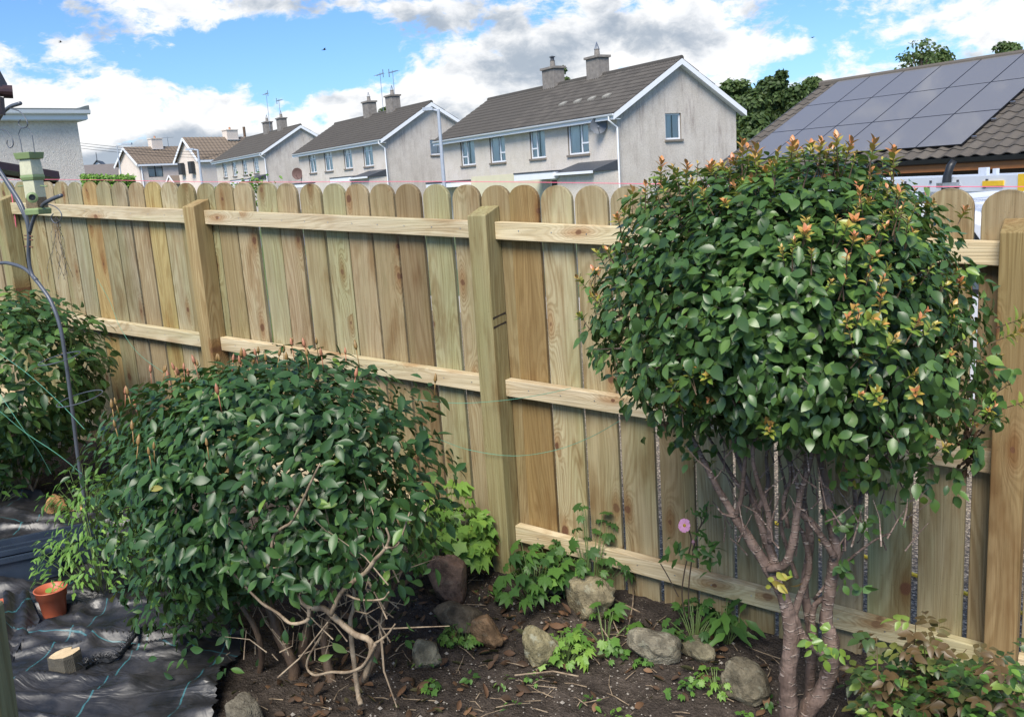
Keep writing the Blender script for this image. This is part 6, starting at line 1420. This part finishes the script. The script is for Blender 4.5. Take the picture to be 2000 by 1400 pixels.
# ------------------------------------------------------------------ beyond the fence
# van with a ladder on its roof
VA = R(160); vd_ = np.array([math.sin(VA), math.cos(VA), 0]); vn = atD(1990, 352, 7.0)
VAN = tag(empty('van', (vn.x, vn.y, -2.20), math.atan2(vd_[1], vd_[0])), 'white van behind the fence carrying a ladder on its roof', 'van'); VH = vn.z - .16 + 2.20
M_vw = simple('van_white', (.74, .76, .80), .3, 0, .02, 3); M_vg = simple('van_glass', (.10, .13, .16), .08, 0, .05)
prof = [(-4.2, .35), (1.5, .35), (1.55, .75), (1.1, 1.02), (.45, 1.12), (-.25, VH - .1), (-.6, VH), (-4.1, VH), (-4.25, VH - .12), (-4.25, .5)]
b = MB(); n_ = len(prof); b.add([(x, 0, z) for x, z in prof] + [(x, 1.8, z) for x, z in prof], [tuple(range(n_)), tuple(reversed(range(n_, 2 * n_)))] + [(i + n_, (i + 1) % n_ + n_, (i + 1) % n_, i) for i in range(n_)])
b.build('body', M_vw, VAN, bevel=.06)
for nm, q_ in (('side_window', [(-2.35, 1.22), (-1.25, 1.22), (-1.25, VH - .16), (-2.35, VH - .16)]), ('side_window', [(-1.05, 1.22), (.02, 1.22), (-.42, VH - .16), (-1.05, VH - .16)]), ('side_window', [(-3.9, 1.22), (-2.6, 1.22), (-2.6, VH - .16), (-3.9, VH - .16)])):
    b = MB(); b.add([(x, -.006, z) for x, z in q_], [(0, 1, 2, 3)]); w_ = b.build(nm, M_vg, VAN); c_ = [sum(v) / 4 for v in zip(*q_)]
    b = MB(); qo = [(c_[0] + (x - c_[0]) * 1.08, c_[1] + (z - c_[1]) * 1.16) for x, z in q_]
    b.add([(x, -.004, z) for x, z in q_] + [(x, -.004, z) for x, z in qo], [(4 + i, 4 + (i + 1) % 4, (i + 1) % 4, i) for i in range(4)]); b.build('window_rubber', M_black, w_)
for wx in (-3.4, .75):
    b = MB(); b.lathe([(.001, -.1), (.2, -.1), (.33, -.1), (.33, .1), (.001, .1)], 24); b.v = [(x + wx, z - .02 + .1, y + .33) for x, y, z in b.v]; wh = b.build('wheel', M_black, VAN)
for xx in (-3.4, -1.9, -.9):
    b = MB(); b.box(xx - .02, xx + .02, .05, 1.75, VH + .05, VH + .085); b.box(xx - .03, xx + .03, .06, .12, VH - .02, VH + .05); b.box(xx - .03, xx + .03, 1.68, 1.74, VH - .02, VH + .05); b.build('roof_bar', M_steel, VAN)
lad = empty('ladder', Vector(VAN.matrix_basis @ Vector((0, 0, 0)))); lad.rotation_euler = VAN.rotation_euler; lad.location = (vn.x, vn.y, -2.20)
tag(lad, 'aluminium ladder with yellow end caps lying on the van roof', 'ladder')
M_alu = simple('ladder_aluminium', (.66, .70, .76), .4, .2, .05, 5); zb = VH + .09
for yy in (.02, .40):
    b = MB(); b.box(-3.4, -.02, yy, yy + .03, zb, zb + .105); b.build('stile', M_alu, lad)
    b = MB(); b.box(-.02, .05, yy - .006, yy + .036, zb - .005, zb + .11); b.build('end_cap', simple('yellow_plastic', (.72, .47, .03), .4), lad)
for k_ in range(13):
    xx = -.28 - k_ * .25; b = MB(); b.box(xx - .014, xx + .014, .052, .398, zb + .04, zb + .07); b.build('rung', M_alu, lad)
    for zz in (.03, .075):
        b = MB(); b.box(xx - .009 + (.01 if zz > .05 else -.01), xx + .009 + (.01 if zz > .05 else -.01), .013, .0199, zb + zz - .008, zb + zz + .008); b.build('rivet', simple('rivet_dark', (.06, .06, .07), .5), lad)
b = MB(); b.box(-.30, -.13, .008, .0195, zb + .035, zb + .07); b.build('handle', simple('yellow_plastic', (.72, .47, .03), .4), lad)
b = MB(); b.box(-.42, -.35, .1, .13, zb + .105, zb + .16); b.box(-.3, -.27, .1, .13, zb + .105, zb + .15); b.build('catch', M_alu, lad)
cl_ = A(1848, 355, 1); cw = atD(1848, 372, 7.35); CLM = tag(empty('roof_clamp', cw), 'black curved clamp holding the ladder to the roof bar', 'clamp')
b = MB(); b.tube([(0, 0, -.05), (0, 0, .02), (.005, 0, .10), (.025, 0, .17), (.05, 0, .205)], [.036, .034, .030, .028, .022], 10); b.build('arm', M_black, CLM, smooth=True); b = MB(); b.box(-.05, .07, -.05, .05, .02, .055); b.build('bracket', M_steel, CLM)
b = MB(); b.tube([(.05, -.03, .04), (.5, -.1, -.04)], .014, 8); b.build('strut', M_steel, CLM)
# yellow hose on the gravel, seen through the gaps
b = MB(); b.tube(catmull([UD(-1.5, 4.3, yard_z(np.array([-1.5]), np.array([4.3]))[0] + .012), UD(-.6, 3.95, yard_z(np.array([-.6]), np.array([3.95]))[0] + .012), UD(.0, 3.75, yard_z(np.array([0.]), np.array([3.75]))[0] + .012), UD(.6, 3.5, yard_z(np.array([.6]), np.array([3.5]))[0] + .012)], 8), .009, 6)
tag(b.build('hose', simple('yellow_hose', (.62, .50, .05), .5)), 'yellow hose lying on the gravel behind the fence', 'hose')
# kerb wall of the yard
wl = MB(); pA = UD(-9, 9.5, 0); pB = UD(6, 12.0, 0); wl.beam((pA.x, pA.y, -2.0), (pB.x, pB.y, -2.25), .25, 1.0); tag(wl.build('yard_wall', simple('pale_block', (.42, .40, .37), .9, 0, .15, 4)), 'low pale block wall at the far side of the gravel yard', 'wall')

# lamp posts and poles
def lamp(x, ytop, D, gz, label, arm=-.9, thick=.06, head=True):
    t_ = atD(x, ytop, D); o_ = tag(empty('lamp_post', (t_.x, t_.y, gz)), label, 'lamp post'); h_ = t_.z - gz
    b = MB(); b.tube([(0, 0, 0), (0, 0, 1.4), (0, 0, 1.42), (0, 0, h_)], [thick * 1.5, thick * 1.5, thick, thick * .75], 10); b.build('shaft', M_lampg, o_)
    b = MB(); b.tube([(0, 0, h_ - .05), (arm * .5, 0, h_ + .02)], thick * .6, 8); x0_, x1_ = sorted((arm * .35, arm)); b.box(x0_, x1_, -.1, .1, h_ - .02, h_ + .09); b.build('lantern', M_lampg, o_); return o_
M_lampg = simple('lamp_grey', (.40, .44, .50), .5, .2, .1)
lamp(856, 214, 33, -2.7, 'tall thin lamp post between the nearest and middle grey houses', -.55, .075)
lamp(386, 292, 66, -1.6, 'short lamp post in front of the pale cream gable', -.8, .09)
o_ = lamp(228, 284, 60, -1.2, 'slender lamp post beside the low grey roof', .9, .04)
up = atD(476, 248, 118); b = MB(); b.tube([(up.x, up.y, 0), tuple(up)], .16, 8); tag(b.build('utility_pole', M_brownbark), 'wooden utility pole behind the pale cream roofs', 'pole')
for y0_, y1_, lab in ((279, 270, 'highest overhead cable'), (284, 276, 'middle overhead cable'), (289, 282, 'lowest overhead cable')):
    b = MB(); a_, c_ = atD(150, y0_, 100), atD(620, y1_, 125); b.tube([a_ + (c_ - a_) * (k / 20) - Vector((0, 0, 1.3 * math.sin(math.pi * k / 20))) for k in range(21)], .02, 4); tag(b.build('overhead_cable', M_black), lab + ' crossing the sky above the far roofs', 'cable')
b = MB(); a_ = atD(330, 292, 130); b.tube([tuple(a_), (a_.x, a_.y, a_.z + 1.6)], .04, 5); b.tube([(a_.x - .8, a_.y, a_.z + 1.5), (a_.x + .8, a_.y, a_.z + 1.5)], .03, 4); tag(b.build('aerial', M_steel), 'small aerial on the ridge of the pale cream house', 'aerial')

# ---- trees and hedges beyond
LT1 = leaf_mat('far_leaf', [(0, (.035, .062, .020)), (.5, (.070, .115, .035)), (1, (.14, .19, .06))], .55, .25, .3)
T_far = [leaf_tpl(.7, 3, .3, .2, .9, 0, .45)]
def far_tree(x, ytop, ybase, D, wpx_, label, k, leaf, lump=.25, tn=.4, group=None, airy=0, name='tree', gz=None, clumps=14, flat=1.0):
    top = atD(x, ytop, D); bot = atD(x, ybase, D); gz = gz if gz is not None else -2.5; hh = top.z - bot.z; w_ = wpx_ * D / 1760
    base = Vector((top.x, top.y, gz)); o_ = tag(empty(name, base), label, 'tree', group)
    b = MB(); zt = (bot.z + hh * .6) - gz; b.tube([(0, 0, 0), (.1, 0, zt * .5), (0, .05, zt)], [w_ * .05, w_ * .035, w_ * .015], 8)
    cs_ = []
    for i in range(clumps):
        if i == 0: cs_.append((np.array([0, 0, bot.z - gz + hh * .84]), w_ * .18))
        a = rnd.uniform(0, 6.28); r_ = w_ * .5 * math.sqrt(rnd.random()) * .72; zc = bot.z - gz + hh * (.12 + .76 * rnd.random()); f = 1 - abs((zc - (bot.z - gz)) / hh - .4) * .9
        c = np.array([math.cos(a) * r_ * f, math.sin(a) * r_ * f, zc]); cs_.append((c, w_ * rnd.uniform(.17, .30)))
        b.tube([(0, 0, zt * .75), tuple((Vector(c) * .6 + Vector((0, 0, zt * .3)))), tuple(c)], [w_ * .014, w_ * .009, w_ * .004], 5, cap=False)
    b.build('trunk', M_bark, o_)
    per = k // len(cs_); PP = []; OO = []
    for c, r_ in cs_:
        d_ = rng.normal(0, 1, (per, 3)); d_ /= np.linalg.norm(d_, axis=1, keepdims=True); rr_ = r_ * (rng.uniform(.35, 1.05, (per, 1)) ** (.6 if not airy else 1.0)) * (1 + lump * (fbm(d_ * 2 + c, 2, 3)[:, None] - .5) * 2)
        PP.append(c + d_ * rr_ * np.array([1, 1, .8 * flat])); OO.append(d_)
    PP = np.concatenate(PP); OO = np.concatenate(OO); T_, N_ = orient(OO, .5, .5, .3); n_ = len(PP)
    me = leaves_mesh('crown', T_far, PP, T_, N_, rng.uniform(leaf * .6, leaf * 1.3, n_), np.clip(rng.normal(tn, .18, n_), .03, .97), LT1); link('crown', me, o_)['kind'] = 'stuff'
    return o_
ft = [(1450, 168, 300, 85, 120, .5, 'wide pale green tree at the back of the wood'), (1560, 160, 300, 88, 110, .45, 'wide tree filling the gap before the tiled roof'), (1432, 150, 300, 75, 80, .45, 'rounded mid green tree just right of the grey gable'), (1468, 165, 300, 70, 70, .35, 'darker tree in the dip behind the gable edge'), (1500, 140, 300, 78, 80, .30, 'dark tree at the middle of the wood'),
      (1525, 125, 260, 72, 50, .25, 'tallest dark conifer of the wood'), (1556, 165, 290, 70, 70, .35, 'broad tree left of the tiled roof end'), (1592, 150, 240, 80, 42, .45, 'thin topped tree above the tiled roof end'), (1470, 220, 330, 60, 90, .38, 'low bushy tree in front of the wood'), (1410, 250, 330, 62, 60, .4, 'low bush beside the gable wall')]
for x, yt, yb, D_, w_, tn, lab in ft: far_tree(x, yt, yb, D_, w_, lab, 3800, .34, tn=tn, group='trees of the small wood behind the houses')
far_tree(1800, 62, 190, 55, 96, 'airy tall tree above the solar panels', 800, .20, tn=.45, airy=1, clumps=26, flat=.45)
far_tree(1835, 98, 200, 58, 90, 'rounded tree top beside the airy tree above the panels', 2600, .26, tn=.5)
far_tree(1885, 130, 200, 60, 60, 'low tree top peeping over the solar panels', 1200, .26, tn=.5)
far_tree(1970, 80, 150, 60, 60, 'small round tree top at the right above the panels', 1600, .24, tn=.5, flat=.6)
far_tree(1099, 118, 230, 60, 20, 'narrow poplar top behind the chimneys of the nearest house', 700, .26, tn=.6, clumps=8)
far_tree(752, 208, 260, 80, 26, 'small tree top behind the chimneys of the middle house', 500, .3, tn=.5, clumps=6)
far_tree(1300, 322, 420, 24, 110, 'bare twiggy shrub against the foot of the grey gable', 200, .08, tn=.4, clumps=24)
def hedge(name, label, p0, p1, h, w_, k, leaf, tn, m=None):
    p0 = Vector(p0); p1 = Vector(p1); L_ = (p1 - p0); s = rng.uniform(0, 1, k); a = rng.uniform(0, 1, k); PP = np.array(p0)[None] + s[:, None] * np.array(L_)[None]
    nrm_ = np.array([L_.y, -L_.x, 0]); nrm_ /= np.linalg.norm(nrm_); w2_ = rng.uniform(-1, 1, k); hh = rng.uniform(0, 1, k) ** .5 * h * (1 + .15 * (fbm(PP * 1.5, 2, 4) - .5)); PP = PP + nrm_[None] * (w2_ * w_ / 2)[:, None]; PP[:, 2] += hh
    out = nrm_[None] * w2_[:, None] + np.array([0, 0, .5]); T_, N_ = orient(out, .6, .5, .1)
    tag(link(name, leaves_mesh(name, T_far, PP, T_, N_, rng.uniform(leaf * .6, leaf * 1.3, k), np.clip(rng.normal(tn, .15, k), .03, .97), m or LT1)), label, 'hedge', kind='stuff')
hp0 = atD(160, 352, 17); hp1 = atD(262, 354, 17); hedge('hedge', 'sunlit clipped green hedge above the fence at the left', (hp0.x, hp0.y, hp0.z - 1.15), (hp1.x, hp1.y, hp1.z - 1.15), 1.28, .5, 9000, .05, .72, LB)
sg = atD(487, 352, 6.5); plant_top = tag(empty('garden_shrub', (sg.x, sg.y, -1.7)), 'small green shrub with white flowers peeping over the fence', 'bush')
k = 260; PP = np.array(sg)[None] + rng.normal(0, 1, (k, 3)) * np.array([.09, .09, .045]) - np.array([0, 0, .07]); T_, N_ = orient(rng.normal(0, 1, (k, 3)), .6, .4, 0)
link('foliage', leaves_mesh('foliage', T_tree, PP - np.array([sg.x, sg.y, -1.7]), T_, N_, rng.uniform(.02, .04, k), rng.uniform(.3, .9, k), LB), plant_top)['kind'] = 'stuff'
b = MB()
for k_ in range(8): b.tube([(0, 0, 0), (rnd.uniform(-.1, .1), rnd.uniform(-.1, .1), sg.z + 1.65)], .006, 4)
b.build('stems', M_gstem, plant_top)['kind'] = 'stuff'
# birds
for (x, y, s_, lab) in [(633, 98, .36, 'gliding bird in the blue gap of the sky'), (118, 83, .25, 'small bird over the white cloud at the left'), (1587, 74, .2, 'tiny bird in the blue sky at the right')]:
    c_ = atD(x, y, 55); o_ = tag(empty('bird', c_, .3), lab, 'bird'); b = MB(); b.tube([(-.16 * s_ / .4, 0, 0), (0, 0, .0), (.14 * s_ / .4, 0, .02)], [.006, .024, .01], 6); b.build('body', M_black, o_)
    for g_ in (-1, 1):
        b = MB(); q = s_ / .4; b.add([(-.05 * q, 0, .02), (.06 * q, 0, .02), (.08 * q, .22 * g_ * q, .10 * q), (-.12 * q, .48 * g_ * q, .02 * q), (0, .2 * g_ * q, .07 * q)], [(0, 1, 2, 4), (4, 2, 3)]); b.v += [(x_, y_, z_ - .012) for x_, y_, z_ in b.v]; b.f += [(9, 7, 6, 5), (8, 7, 9)]; b.mi += [0, 0]; b.build('wing', M_black, o_)
